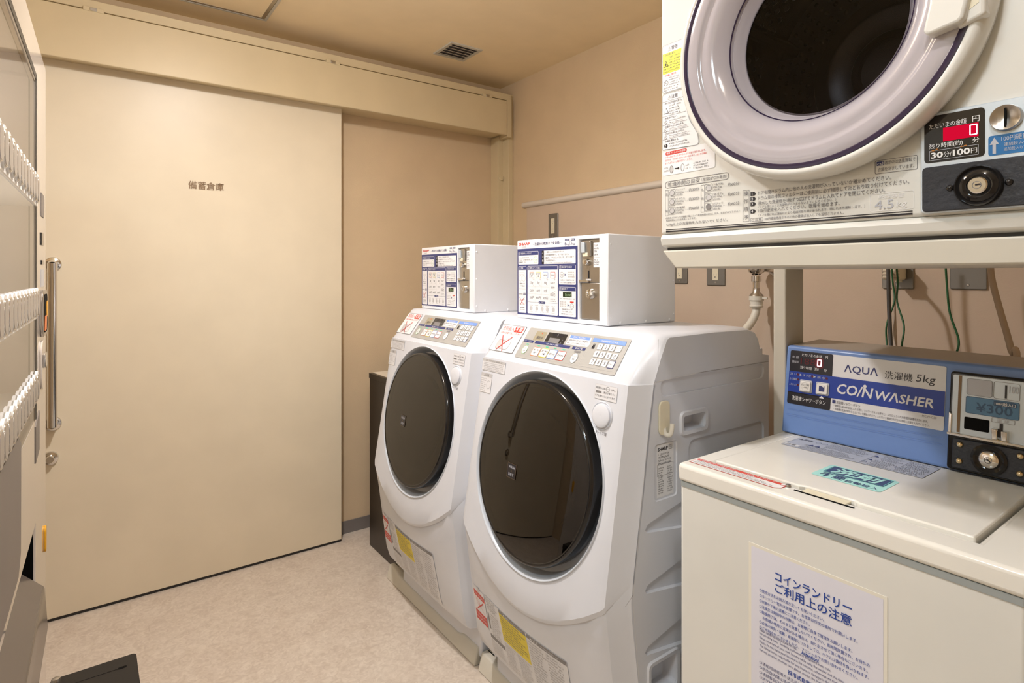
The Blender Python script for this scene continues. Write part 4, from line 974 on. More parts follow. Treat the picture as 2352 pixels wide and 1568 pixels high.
CL = ['○请在阅读使用方法之后正确使用。', '○洗衣房内禁止吸烟。请在指定地点吸烟。', '○请顾客自己管理好衣物。', '○烘干结束后，请不要放置不管。', '　取出衣物。', '○对于衣物的遗失，酒店不承担责任。']
for k, t_ in enumerate(CL): pr.text(t_, 0.017 + (0.006 if t_[0] == '　' else 0), 0.578 - 0.0092 * k, 0.0062, 'navy', wmax=0.19)
pr.build('notice_text', no)

# ================================================================== DRYER ABOVE
XD = 0.948
DY0, DY1 = 0.170, 0.780
dy = thing('coin_dryer', 'cream coin dryer with large round door, on a stand above the top-loading washer', 'dryer', (1.2, 0.475, 1.31))
DCN = Vector((XD, 0.463, 1.690))
dcut = MB().lathe([(0, -0.31), (0.260, -0.31), (0.260, -0.012), (0.165, -0.012), (0.165, 0.05), (0, 0.05)], DCN, (-1, 0, 0), (0, 0, 1), CREAM2, 64)
MB().box(XD, 1.44, DY0, DY1, 1.381, 2.03, CREAM2).build('body', dy, bevel=0.006, seg=3, cut=[dcut])
MB().prism([(XD + 0.002, DY1, 1.381), (XD - 0.002, DY1, 1.372), (XD + 0.002, DY1, 1.3575), (XD + 0.012, DY1, 1.354), (1.44, DY1, 1.354), (1.44, DY1, 1.381)], (0, DY0 - DY1, 0), CREAM2).build('base_rail', dy, bevel=0.003, seg=2)
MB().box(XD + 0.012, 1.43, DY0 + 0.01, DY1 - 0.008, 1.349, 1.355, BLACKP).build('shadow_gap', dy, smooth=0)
# stand: tray with splayed end, rear posts
st = thing('dryer_stand', 'beige steel stand carrying the cream dryer over the top-loading washer', 'stand', (1.3, 0.48, 0))
MB().prism([(XD + 0.003, DY1 - 0.001, 1.3485), (XD + 0.003, DY1 - 0.034, 1.3125), (XD + 0.003, DY0 + 0.034, 1.3125), (XD + 0.003, DY0 + 0.001, 1.3485)], (0.485, 0, 0), TRAYC).build('tray', st, bevel=0.003)
for y0, y1 in ((0.784, 0.818), (0.168, 0.202)):
    MB().box(1.440, 1.530, y0, y1, 0.0, 1.3485, TRAYC).build('post', st, bevel=0.004)
MB().box(1.489, 1.530, 0.202, 0.784, 1.314, 1.3485, TRAYC).build('cross_rail', st, bevel=0.003)
MB().box(1.565, 1.60, 0.168, 0.818, 0.02, 0.06, TRAYC).box(1.53, 1.565, 0.784, 0.818, 0.02, 0.06, TRAYC).box(1.53, 1.565, 0.168, 0.202, 0.02, 0.06, TRAYC).build('foot_rail', st, bevel=0.003)
# door
N_ = (-1, 0, 0); U_ = (0, 0, 1)
frm = MB().lathe([(0.231, 0.006), (0.2385, 0.012), (0.2400, 0.022), (0.2385, 0.034), (0.2355, 0.043), (0.231, 0.0475), (0.226, 0.048), (0.2225, 0.046), (0.221, 0.038), (0.221, 0.006)], DCN, N_, U_, CREAM2, 112)
dob = frm.build('door', dy, smooth=50)
MB().lathe([(0.229, -0.002), (0.229, 0.014)], DCN, N_, U_, BLACKP, 80).build('gasket', dob, smooth=50)
MB().lathe([(0.2235, 0.0475), (0.2175, 0.0485), (0.2155, 0.0475), (0.215, 0.030)], DCN, N_, U_, PURPLE, 112).build('trim_ring', dob, smooth=50)
MB().lathe([(0.2165, 0.0465), (0.210, 0.0485), (0.196, 0.0495), (0.192, 0.0480), (0.190, 0.0455), (0.184, 0.0445), (0.178, 0.046), (0.170, 0.0455), (0.160, 0.040), (0.151, 0.031), (0.1440, 0.022), (0.142, 0.012)], DCN, N_, U_, LILAC, 128).build('window_rim', dob, smooth=50)
MB().lathe([(0.1435, 0.014), (0.1415, 0.014), (0.1350, 0.004), (0.1315, -0.006), (0.1300, -0.008), (0.1285, -0.004)], DCN, N_, U_, LILAC, 112).build('inner_rim', dob, smooth=50)
MB().lathe([(0.1450, 0.0225), (0.1437, 0.0232), (0.1425, 0.0215)], DCN, N_, U_, PURPLE, 112).build('seal_line', dob, smooth=50)
MB().lathe([(0.0, -0.008), (0.06, -0.0075), (0.11, -0.0055), (0.1300, -0.0045)], DCN, N_, U_, DGLASS, 96).build('glass', dob, smooth=60)
# handle block
hp = [(0.2905, 1.6105), (0.2570, 1.6165), (0.2520, 1.6215), (0.246, 1.65), (0.244, 1.70), (0.246, 1.75), (0.252, 1.778), (0.257, 1.783), (0.2905, 1.789), (0.2965, 1.783), (0.2895, 1.75), (0.286, 1.70), (0.2895, 1.65), (0.2965, 1.617)]
hd = MB().prism([(XD - 0.030, y, z) for y, z in hp], (-0.036, 0, 0), CREAM2)
hd.prism([(XD - 0.018, y, z) for y, z in ((0.262, 1.612), (0.2335, 1.622), (0.2335, 1.778), (0.262, 1.788))], (-0.036, 0, 0), CREAM2)
hdo = hd.build('handle', dob, bevel=0.005, seg=3)
MB().prism([(XD - 0.0175, y, z) for y, z in ((0.250, 1.632), (0.2395, 1.638), (0.2395, 1.762), (0.250, 1.768))], (-0.0370, 0, 0), SOCK).build('finger_recess', hdo, smooth=0)
# drum inside
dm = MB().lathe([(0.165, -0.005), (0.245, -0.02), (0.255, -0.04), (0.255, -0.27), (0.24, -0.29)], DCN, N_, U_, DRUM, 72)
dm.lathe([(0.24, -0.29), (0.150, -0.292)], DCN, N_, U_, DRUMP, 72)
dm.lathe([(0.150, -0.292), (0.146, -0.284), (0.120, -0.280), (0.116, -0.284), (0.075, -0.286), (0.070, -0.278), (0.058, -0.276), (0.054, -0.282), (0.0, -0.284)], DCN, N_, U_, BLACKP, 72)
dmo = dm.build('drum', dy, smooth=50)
dim = MB(); rnd = random.Random(3)
for ri, r in enumerate((0.162, 0.178, 0.194, 0.210, 0.226)):
    nn_ = int(2 * math.pi * r / 0.022)
    for k in range(nn_):
        t_ = 2 * math.pi * (k + 0.5 * (ri % 2)) / nn_
        c = DCN + Vector((0.2880, math.sin(t_) * r, math.cos(t_) * r))
        dim.lathe([(0, 0.0022), (0.0035, 0.0016), (0.005, 0.0)], c, N_, (0, math.sin(t_), math.cos(t_)), BLACKG, 10)
for ri in range(9):
    for k in range(46):
        t_ = math.radians(-50 + (k + 0.5 * (ri % 2)) * 5.4)
        rd = Vector((0, math.sin(t_), math.cos(t_)))
        dim.lathe([(0, 0.0035), (0.0045, 0.0025), (0.0065, 0.0)], DCN + Vector((0.062 + 0.0235 * ri, 0, 0)) + rd * 0.2548, -rd, (1, 0, 0), DRUMP, 10)
dm2 = dim.build('perforations', dmo, smooth=60); dm2['kind'] = 'stuff'
MB().lathe([(0, 0.006), (0.0085, 0.005), (0.010, 0.0)], DCN + Vector((0.286, 0.115, 0.100)), N_, U_, CHROME, 20).build('bolt', dmo, smooth=50)
for k in range(3):
    t_ = math.radians(65 + 120 * k); rd = Vector((0, math.sin(t_), math.cos(t_))); tg = Vector((0, math.cos(t_), -math.sin(t_)))
    P3 = [DCN + Vector((0.05, 0, 0)) + rd * 0.252 + tg * w for w in (-0.03, 0.03)] + [DCN + Vector((0.05, 0, 0)) + rd * 0.195 + tg * w for w in (0.010, -0.010)]
    MB().prism(P3, (0.235, 0, 0), DRUM).build('paddle', dmo, bevel=0.006)
# coin panel on the dryer
dw = lambda a, b, h: (XD - h, DY1 - a, b)
cpn = MB().prism([dw(a, b, 0.0003) for a, b in Print(None).rr_pts(0.462, 1.3845, DY1 - DY0 - 0.012, 1.522, 0.006)], (-0.008, 0, 0), SILVER)
cpo = cpn.build('coin_panel', dy, bevel=0.0015)
dw8 = lambda a, b, h: (XD - 0.0083 - h, DY1 - a, b)
pr = Print(dw8, 0.0004)
pr.rrect(0.467, 1.4535, 0.5345, 1.5175, 0.005, BLACKG)
pr.text('ただいまの金額', 0.473, 1.4995, 0.0075, 'white', w=0.042); pr.text('円', 0.5215, 1.500, 0.0078, 'white', w=0.0075)
pr.rect(0.489, 1.4805, 0.528, 1.4988, 'ledp', 2); pr.frame(0.5185, 1.4830, 0.5270, 1.4970, 0.001, 0.0013, 'ledw', 4)
pr.text('残り時間(約)', 0.473, 1.4715, 0.0078, 'white', w=0.038); pr.text('分', 0.5215, 1.4725, 0.0070, 'white', w=0.0075)
pr.frame(0.473, 1.4565, 0.528, 1.4700, 0.0004, 0.0005, 'silver', 2); pr.text('30', 0.475, 1.4590, 0.0085, 'white', w=0.014, bold=0.03); pr.text('分/', 0.4895, 1.4590, 0.0075, 'white', w=0.009); pr.text('100', 0.5000, 1.4590, 0.0085, 'white', w=0.019, bold=0.03); pr.text('円', 0.5200, 1.4595, 0.0065, 'white', w=0.0065)
for (a, b_, s_) in ((0.478, 1.470, 0.0022), (0.482, 1.4713, 0.0015), (0.485, 1.4695, 0.0012), (0.510, 1.4700, 0.0018), (0.514, 1.4705, 0.0020), (0.475, 1.4685, 0.0012)): pr.circ(a, b_, s_, 'rust', 5, ry=s_ * 0.5, n=7)
pr.rrect(0.538, 1.4525, 0.592, 1.4780, 0.003, 'sblue'); pr.poly([(0.5425, 1.4545), (0.5460, 1.4545), (0.5460, 1.4665), (0.5490, 1.4665), (0.5443, 1.4755), (0.5395, 1.4665), (0.5425, 1.4665)], 'silver', 2)
pr.text('100円硬貨専用', 0.5515, 1.4690, 0.0068, 'silver', w=0.038); pr.text('連続投入OK', 0.554, 1.4625, 0.0046, 'silver', w=0.026); pr.text('追加投入もできます', 0.554, 1.4565, 0.0046, 'silver', w=0.034)
pr.build('display_print', cpo)
MB().lathe([(0, 0.002), (0.008, 0.003), (0.013, 0.006), (0.0155, 0.007), (0.0165, 0.005), (0.017, 0.0)], dw8(DY1 - 0.2235, 1.498, 0), N_, U_, STEEL, 40).build('slot_dish', cpo, smooth=50)
MB().box(XD - 0.0150, XD - 0.009, 0.2226, 0.2244, 1.4865, 1.5095, VOID).build('coin_slot', cpo, smooth=0)
MB().prism([dw8(a, b, 0) for a, b in Print(None).rr_pts(0.4655, 1.3860, DY1 - DY0 - 0.016, 1.4475, 0.005)], (-0.0045, 0, 0), BLACKM).build('cash_door', cpo, bevel=0.0012)
MB().lathe([(0.0265, 0.0), (0.0265, 0.003), (0.0245, 0.006), (0.0220, 0.003), (0.0190, 0.005), (0.016, 0.0065), (0.0125, 0.004), (0.0125, 0.0)], dw8(DY1 - 0.251, 1.4155, 0.0045), N_, U_, BLACKG, 48).build('lock_ring', cpo, smooth=50)
MB().lathe([(0, 0.0075), (0.0095, 0.0075), (0.011, 0.006), (0.011, 0.0)], dw8(DY1 - 0.251, 1.4155, 0.0045), N_, U_, CHROME, 32).build('lock', cpo, smooth=40)
pr = Print(lambda a, b, h: dw8(a, b, 0.0122 + h)); pr.ring(DY1 - 0.251, 1.4155, 0.0050, 0.0006, 'grey'); pr.line(DY1 - 0.2525, 1.4158, DY1 - 0.247, 1.4162, 0.0018, 'black', 1); pr.build('keyhole', cpo)
for y in (0.282, 0.220): MB().lathe([(0, 0.004), (0.003, 0.0035), (0.0045, 0.0)], dw8(DY1 - y, 1.416, 0.0045), N_, U_, BLACKG, 16).build('bolt', cpo, smooth=60)
# printed labels on the dryer front
pr = Print(dw)
pr.rrect(0.006, 1.668, 0.058, 1.764, 0.004, 'white'); pr.text('⚠警告', 0.031, 1.7505, 0.0085, 'text', al='c', w=0.024, bold=0.01); pr.rect(0.0065, 1.706, 0.0575, 1.7475, 'lemon', 1)
pr.text('・引火の恐れあり。', 0.009, 1.7415, 0.0045, 'text', w=0.028, bold=0.01); pr.poly([(0.008, 1.720), (0.021, 1.720), (0.0145, 1.7325)], 'black', 2); pr.poly([(0.0098, 1.7212), (0.0192, 1.7212), (0.0145, 1.7302)], 'lemon', 3); pr.circ(0.0145, 1.7243, 0.0018, 'black', 4, ry=0.0026)
pr.para(0.022, 1.7405, 0.056, 1.718, 4, 'text'); pr.para(0.008, 1.718, 0.056, 1.7075, 2, 'text')
pr.text('・お子様に注意する。', 0.009, 1.7000, 0.0045, 'red', w=0.032, bold=0.01); pr.ring(0.0145, 1.687, 0.0055, 0.0008, 'text', 2); pr.line(0.0105, 1.691, 0.0185, 1.683, 0.0008, 'text', 3); pr.para(0.023, 1.6985, 0.056, 1.680, 4, 'text'); pr.para(0.008, 1.680, 0.050, 1.670, 2, 'text')
pr.frame(0.006, 1.668, 0.058, 1.764, 0.004, 0.0006, 'text', 5)
pr.poly([(0.006, 1.553), (0.088, 1.549), (0.093, 1.553), (0.090, 1.572), (0.072, 1.600), (0.062, 1.635), (0.058, 1.665), (0.009, 1.665), (0.006, 1.662)], 'white'); pr.text('⚠注意', 0.031, 1.6525, 0.0085, 'text', al='c', w=0.024, bold=0.01)
zz = [1.650, 1.620, 1.6025, 1.5885, 1.5735]
for k, t_ in enumerate(('・やけどの恐れあり。', '・水をかけない。', '・衣類は十分に脱水する。', '・火気や引火物を近づけない。', '・衣類を確認する。')):
    pr.line(0.006, zz[k], 0.060 + 0.003 * k, zz[k], 0.0005, 'text', 2); pr.text(t_, 0.009, zz[k] - 0.0065, 0.0045, 'text', wmax=0.05, bold=0.01)
    n_ = 4 if k == 0 else 2
    pr.para(0.022, zz[k] - 0.0075, 0.058 + 0.006 * k, (zz[k + 1] if k < 4 else 1.5545) + 0.0008, n_, 'text')
    zc = (zz[k] - 0.0075 + (zz[k + 1] if k < 4 else 1.5545)) / 2
    if k == 0: pr.poly([(0.0085, zc - 0.006), (0.0215, zc - 0.006), (0.015, zc + 0.006)], 'text', 2); pr.poly([(0.0100, zc - 0.005), (0.0200, zc - 0.005), (0.015, zc + 0.0042)], 'white', 3)
    elif k < 4: pr.ring(0.014, zc, 0.0038, 0.0006, 'text', 2); pr.line(0.0115, zc + 0.0025, 0.0165, zc - 0.0025, 0.0006, 'text', 3)
    else: pr.circ(0.014, zc, 0.0042, 'black', 2); pr.text('!', 0.014, zc - 0.003, 0.006, 'white', al='c', lay=3)
for (p0, p1) in zip([(0.006, 1.553), (0.088, 1.549), (0.093, 1.553), (0.090, 1.572), (0.072, 1.600), (0.062, 1.635), (0.058, 1.665), (0.009, 1.665), (0.006, 1.662)], [(0.088, 1.549), (0.093, 1.553), (0.090, 1.572), (0.072, 1.600), (0.062, 1.635), (0.058, 1.665), (0.009, 1.665), (0.006, 1.662), (0.006, 1.553)]): pr.line(*p0, *p1, 0.0006, 'text', 5)
pr.rrect(0.006, 1.500, 0.128, 1.549, 0.004, 'white'); pr.rrect(0.013, 1.5405, 0.065, 1.5475, 0.0035, 'red', 1); pr.text('排気フィルターの掃除', 0.039, 1.5418, 0.0046, 'white', al='c', w=0.046, bold=0.01)
pr.text('・ドラム奥のフィルターのつまりを取り除き元に戻す。', 0.010, 1.5345, 0.0042, 'red', w=0.098); pr.text('はがさず、行きわたりフィルターをすすぎ、ほこりの掃除', 0.012, 1.5285, 0.0042, 'red', w=0.098); pr.text('をしてよりもとに取り付けてください。', 0.012, 1.5225, 0.0042, 'red', w=0.066)
pr.circ(0.028, 1.511, 0.0042, 'lgrey', 1, ry=0.0075); pr.ring(0.028, 1.511, 0.0042, 0.0007, 'text', 2, ry=0.0075); pr.line(0.036, 1.511, 0.044, 1.511, 0.0022, 'black', 2); pr.poly([(0.0435, 1.508), (0.0475, 1.511), (0.0435, 1.514)], 'black', 2); pr.ring(0.055, 1.511, 0.0042, 0.0007, 'text', 2, ry=0.0075)
pr.para(0.010, 1.518, 0.022, 1.507, 2, 'faint'); pr.para(0.062, 1.517, 0.074, 1.505, 2, 'faint'); pr.para(0.080, 1.518, 0.122, 1.503, 3, 'text')
pr.build('warning_labels', dy)
pr = Print(dw)
pr.frame(0.012, 1.4740, 0.157, 1.4875, 0.006, 0.0009, 'text'); pr.text('乾燥時間の目安', 0.019, 1.4765, 0.0088, 'text', w=0.076); pr.text('（室温20℃の場合）', 0.099, 1.4772, 0.0070, 'text', w=0.054)
for a0, s_ in ((0.012, '混　紡'), (0.097, 'もめん')):
    pr.frame(a0, 1.4185, a0 + 0.008, 1.4705, 0.0006, 0.0006, 'text')
    for k, ch in enumerate(s_):
        if ch != '　': pr.text(ch, a0 + 0.004, 1.4585 - 0.0165 * k, 0.0052, 'text', al='c', w=0.005)
rows = [(0.021, ('ワイシャツ', '約200g', '(約5枚)', '約30分')), (0.021, ('ブラウス', '約200g', '(約8枚)', '約30分')), (0.021, ('作業服', '約800g', '(約3着)', '約60分')), (0.106, ('下着(半袖)', '約130g', '(約6枚)', '約60分')), (0.106, ('タオル', '約70g', '(約15枚)', '約60分')), (0.106, ('パジャマ', '約500g', '(約1着)', '約60分'))]
for k, (a0, (n1, n2, n3, n4)) in enumerate(rows):
    z = 1.4715 - 0.0178 * (k % 3)
    pr.frame(a0, z - 0.0160, a0 + 0.0165, z - 0.0008, 0.0015, 0.0006, 'text')
    c = a0 + 0.0083
    pr.poly([(c - 0.0045, z - 0.013), (c + 0.0045, z - 0.013), (c + 0.0055, z - 0.006), (c + 0.0015, z - 0.0028), (c - 0.0015, z - 0.0028), (c - 0.0055, z - 0.006)], 'lgrey' if k != 5 else 'grey', 1); pr.ring(c, z - 0.0084, 0.0058, 0.0005, 'text', 2)
    pr.text(n1, a0 + 0.0185, z - 0.0058, 0.0044, 'text', w=0.021); pr.text(n2, a0 + 0.0185, z - 0.0108, 0.0044, 'text', w=0.018); pr.text(n3, a0 + 0.0185, z - 0.0158, 0.0044, 'text', w=0.015)
    pr.text('…', a0 + 0.040, z - 0.0092, 0.001, 'text', w=0.006); pr.text(n4, a0 + 0.0485, z - 0.0105, 0.0065, 'text', w=0.024)
pr.text('※温度およびセンイの種類や量によって乾燥時間は変化します。室温が10℃下がると', 0.012, 1.4120, 0.0038, 'text', w=0.168); pr.text('乾燥時間は10％程度長くなります。', 0.015, 1.4070, 0.0038, 'text', w=0.072)
pr.text('4.5kg以上の洗濯物を入れないでください。', 0.015, 1.3965, 0.0072, 'text', w=0.140)
pr.build('drying_time_print', dy)
pr = Print(dw)
pr.frame(0.185, 1.3940, 0.1975, 1.4500, 0.001, 0.0006, 'text')
for k, ch in enumerate('操作順序'): pr.text(ch, 0.1913, 1.4400 - 0.0140 * k, 0.0082, 'text', al='c', w=0.0085)
L4 = [(1.4385, '1', 'ドアを開きドラム内に他の人の洗濯物が入っていないか確かめてください。', 0.208), (1.4295, '2', 'ドラム奥の排気フィルターはご使用前に必ず掃除して元どおり取り付けてください。', 0.231), (1.4205, '3', '脱水した洗濯物を1枚ずつ広げてドラムに入れてドアを閉じてください。', 0.200), (1.4075, '4', '100円硬貨を入れてください。乾燥を始めます。', 0.136)]
for z, n_, t_, w_ in L4:
    pr.poly([(0.200, z), (0.207, z), (0.210, z + 0.0035), (0.207, z + 0.007), (0.200, z + 0.007)], 'black'); pr.text(n_, 0.2035, z + 0.0012, 0.0048, 'white', al='c', bold=0.02)
    pr.text(t_, 0.215, z, 0.0071, 'text', w=w_)
pr.text('（ドアを閉じるとき洗濯物がはさまらないようにしてください。）', 0.2155, 1.4150, 0.0046, 'text', w=0.130); pr.text('（ドアを開ければ運転は止まり乾燥状態を確かめられます。閉じれば再運転します。）', 0.2155, 1.4010, 0.0046, 'text', w=0.172)
pr.frame(0.200, 1.3928, 0.2235, 1.3992, 0.001, 0.0005, 'text'); pr.text('ご注意', 0.2118, 1.3938, 0.0044, 'text', al='c', w=0.019); pr.text('100円硬貨専用ですので他の硬貨は投入しても返却されません。', 0.227, 1.3935, 0.0050, 'text', w=0.130)
pr.rect(0.014, 1.3895, 0.450, 1.3908, 'black'); pr.rect(0.014, 1.3850, 0.450, 1.3878, 'black')
pr.frame(0.401, 1.4490, 0.456, 1.4690, 0.002, 0.0006, 'text'); pr.rect(0.4035, 1.4610, 0.4135, 1.4670, 'navy'); pr.text('cd', 0.4085, 1.4618, 0.0042, 'white', al='c', w=0.008, lay=3); pr.text('表示中は送風運転で', 0.4145, 1.4610, 0.0058, 'text', w=0.039); pr.text('衣類を冷ましています。', 0.405, 1.4520, 0.0058, 'text', w=0.047)
pr.frame(0.394, 1.3935, 0.452, 1.4200, 0.003, 0.0007, 'white'); pr.text('乾燥容量', 0.423, 1.4115, 0.0065, 'white', al='c', w=0.034); pr.text('4.5', 0.401, 1.3965, 0.0130, 'silver', w=0.025); pr.text('kg', 0.430, 1.3955, 0.0110, 'white', w=0.013)
pr.build('instruction_print', dy)

# ================================================================== BEHIND THE MACHINES
def outlet(name, label, y0, y1, z0, z1, sock=True, cat='wall outlet', xw=None, group=None):
    xw = XW - 0.006
    o = thing(name, label, cat, (xw, (y0 + y1) / 2, (z0 + z1) / 2), 0, group)
    MB().prism([(xw - 0.0002, y, z) for y, z in Print(None).rr_pts(y0, z0, y1, z1, 0.004)], (-0.006, 0, 0), PLATE).build('plate', o, bevel=0.002)
    c = (y0 + y1) / 2
    MB().lathe([(0, 0.0015), (0.003, 0.0012), (0.0038, 0.0)], (xw - 0.0062, c, z0 + 0.012), (-1, 0, 0), (0, 0, 1), STEEL, 14).build('screw', o)
    if sock:
        zc = (z0 + z1) / 2
        MB().box(xw - 0.0085, xw - 0.005, c - 0.013, c + 0.013, zc - 0.040, zc + 0.040, SOCK).build('socket', o, bevel=0.001)
        p = Print(lambda a, b, h: (xw - 0.0085 - h, c - a, b), 0.0003)
        for dz in (0.020, -0.020):
            p.rect(-0.006, zc + dz - 0.001, -0.0045, zc + dz + 0.006, 'faint'); p.rect(0.0045, zc + dz - 0.001, 0.006, zc + dz + 0.006, 'faint'); p.circ(0, zc + dz - 0.0075, 0.0022, 'black')
        p.build('socket_holes', o)
    return o
outlet('wall_outlet', 'grey wall outlet with cream socket just above the nearest coin box', 2.312, 2.388, 1.490, 1.622)
outlet('wall_outlet', 'grey wall outlet half hidden behind the nearest coin box', 1.499, 1.575, 1.262, 1.382)
outlet('switch_plate', 'grey wall plate between the hidden outlet and the tap', 1.325, 1.407, 1.257, 1.377, sock=True, cat='wall plate')
outlet('wall_outlet', 'grey wall outlet behind the cords under the dryer', 0.690, 0.775, 1.256, 1.376)
outlet('switch_plate', 'blank grey wall plate at the far right under the dryer', 0.515, 0.600, 1.258, 1.378, sock=False, cat='wall plate')

# tap and supply hose
tp = thing('water_tap', 'chrome wall tap feeding an ivory hose behind the washer-dryer', 'tap', (XW, 1.15, 1.30))
ty = 1.150
t = MB().lathe([(0, 0.008), (0.026, 0.008), (0.030, 0.003), (0.030, 0.0)], (XW - 0.0062, ty - 0.03, 1.320), (-1, 0, 0), (0, 0, 1), CHROME, 28)
t.tube([(XW - 0.008, ty - 0.03, 1.320), (XW - 0.05, ty - 0.03, 1.320), (XW - 0.08, ty, 1.322)], 0.012, CHROME)
t.build('flange', tp, smooth=50)
cx_ = XW - 0.085
t = MB().lathe([(0, 0.0), (0.012, 0.0), (0.026, 0.012), (0.029, 0.026), (0.024, 0.042), (0, 0.042)], (cx_, ty, 1.297), (0, 0, 1), (1, 0, 0), CHROME, 28)
t.lathe([(0.017, 0.0), (0.017, 0.02), (0.012, 0.022), (0.0115, 0.045)], (cx_, ty, 1.295), (0, 0, -1), (1, 0, 0), CHROME, 24)
t.build('valve', tp, smooth=50)
MB().lathe([(0.0115, 0.0), (0.0125, 0.015), (0.022, 0.024), (0.024, 0.028), (0.020, 0.030)], (cx_, ty, 1.252), (0, 0, -1), (1, 0, 0), STEEL, 24).build('nipple', tp, smooth=50)
t = MB().lathe([(0.012, 0.0), (0.024, 0.003), (0.025, 0.018), (0.021, 0.020), (0.021, 0.034), (0.023, 0.036), (0.022, 0.042), (0.013, 0.046)], (cx_, ty, 1.226), (0, 0, -1), (1, 0, 0), HOSE, 24)
t.box(cx_ - 0.004, cx_ + 0.004, ty - 0.042, ty - 0.018, 1.214, 1.220, HOSE)
t.build('coupling', tp, bevel=0.001, smooth=50)
hs = MB().tube([(cx_, ty, 1.184), (cx_ - 0.002, ty + 0.001, 1.165), (cx_ - 0.03, ty + 0.002, 1.13), (cx_ - 0.12, ty - 0.01, 1.085), (1.70, ty - 0.05, 1.06), (1.60, ty - 0.10, 1.055), (1.5505, ys + 0.07, 1.075)], 0.0135, HOSE, seg=16, smooth=7).build('supply_hose', None, smooth=60)
tag(hs, 'ivory water hose curving from the tap to the washer-dryer', 'hose')

def cord(name, label, cat, path, r, m, group=None):
    o = MB().tube(path, r, m, seg=10, smooth=6).build(name, None, smooth=60)
    tag(o, label, cat, group); return o
cord('power_cable', 'dark grey cord hanging from the dryer before the wall outlet', 'cord', [(1.80, 0.688, 1.42), (1.80, 0.686, 1.30), (1.79, 0.680, 1.20), (1.77, 0.668, 1.10), (1.73, 0.650, 0.98), (1.72, 0.64, 0.70), (1.75, 0.63, 0.02)], 0.0050, CGREY)
cord('power_cable', 'beige cord hanging between the two crossing green wires', 'cord', [(1.90, 0.722, 1.31), (1.86, 0.695, 1.27), (1.84, 0.687, 1.20), (1.81, 0.672, 1.10), (1.77, 0.655, 0.98), (1.76, 0.65, 0.70), (1.78, 0.64, 0.01)], 0.0050, CBEIGE)
cord('earth_wire', 'thin green wire bowing left beside the beige cord', 'wire', [(1.84, 0.695, 1.36), (1.84, 0.690, 1.28), (1.83, 0.682, 1.225), (1.80, 0.690, 1.16), (1.77, 0.678, 1.10), (1.74, 0.66, 0.98), (1.74, 0.66, 0.02)], 0.0024, CGREEN, )
cord('earth_wire', 'thin green wire bowing right beside the beige cord', 'wire', [(1.82, 0.676, 1.36), (1.82, 0.670, 1.28), (1.81, 0.668, 1.225), (1.79, 0.644, 1.16), (1.77, 0.643, 1.10), (1.74, 0.64, 0.98), (1.74, 0.64, 0.02)], 0.0024, CGREEN)
cord('earth_wire', 'single green wire hanging alone between the two grey wall plates', 'wire', [(1.82, 0.560, 1.36), (1.82, 0.556, 1.28), (1.81, 0.546, 1.20), (1.80, 0.524, 1.13), (1.79, 0.530, 1.08), (1.76, 0.53, 0.98), (1.75, 0.53, 0.02)], 0.0026, CGREEN)
cord('drain_hose', 'beige flexible hose in front of the blank wall plate', 'hose', [(1.80, 0.460, 1.38), (1.80, 0.458, 1.30), (1.79, 0.440, 1.22), (1.76, 0.410, 1.12), (1.73, 0.390, 1.02), (1.72, 0.38, 0.03)], 0.0072, CBEIGE)
pl = thing('power_plug', 'beige power plug in the outlet behind the cords', 'plug', (1.96, 0.725, 1.31))
MB().box(1.905, 1.9839, 0.707, 0.743, 1.284, 1.330, SOCK).build('housing', pl, bevel=0.005)
for k in range(4): MB().box(1.9035, 1.93, 0.7062, 0.7438, 1.288 + 0.010 * k, 1.292 + 0.010 * k, CBEIGE).build('ridge', pl, smooth=0)

# ================================================================== VENDING MACHINE
VROT = math.radians(-1.14)
vm = thing('vending_machine', 'tall beige drinks vending machine with rows of selection buttons at left', 'vending machine', (-0.086, 1.93, 0), VROT)
# local frame: x out of the front, y = 0 at the far side and negative towards the camera
W_, D_, H_ = 1.17, 0.70, 1.83
PY = 0.275      # width of the payment column
wz0, wz1 = 0.985, 1.735
wcut = MB().box(-0.22, 0.05, -W_ + 0.06, -PY - 0.012, wz0, wz1, VEND)
dcut2 = MB().box(-0.18, 0.05, -0.86, -0.275, 0.49, 0.745, VEND)
MB().box(-D_, 0.0, -W_, 0.0, 0.05, H_, VEND).build('cabinet', vm, bevel=0.008, seg=3, local=True, cut=[wcut, dcut2])
MB().box(-D_ + 0.03, -0.03, -W_ + 0.03, -0.03, 0.0, 0.05, BASEB).build('plinth', vm, smooth=0, local=True)
t = MB()
g0, g1 = -W_ + 0.055, -PY - 0.007
t.box(-0.010, 0.003, g0, g1, wz1 - 0.012, wz1 + 0.002, BLACKP).box(-0.010, 0.003, g1 - 0.020, g1, wz0, wz1, BLACKP).box(-0.010, 0.004, g0, g0 + 0.010, wz0, wz1, BLACKP)
t.build('window_gasket', vm, smooth=0, local=True)
t = MB(); t.box(-0.006, 0.002, g1 - 0.034, g1 - 0.020, wz0, wz1 - 0.012, STEEL).box(-0.006, 0.002, g0 + 0.010, g1 - 0.024, wz1 - 0.020, wz1 - 0.008, STEEL).build('window_trim', vm, smooth=0, local=True)
(lambda q: (q.add([(0.001, g0, wz0), (0.001, g1, wz0), (0.001, g1, wz1), (0.001, g0, wz1)], [(0, 1, 2, 3)], VGLASS), q)[1])(MB()).build('window', vm, smooth=0, local=True)
MB().box(-0.219, -0.2185, g0 + 0.02, g1 - 0.02, wz0 + 0.01, wz1 - 0.01, emit('vending_backlight', COOL, VEND_GLOW)).build('backlight', vm, smooth=0, local=True)
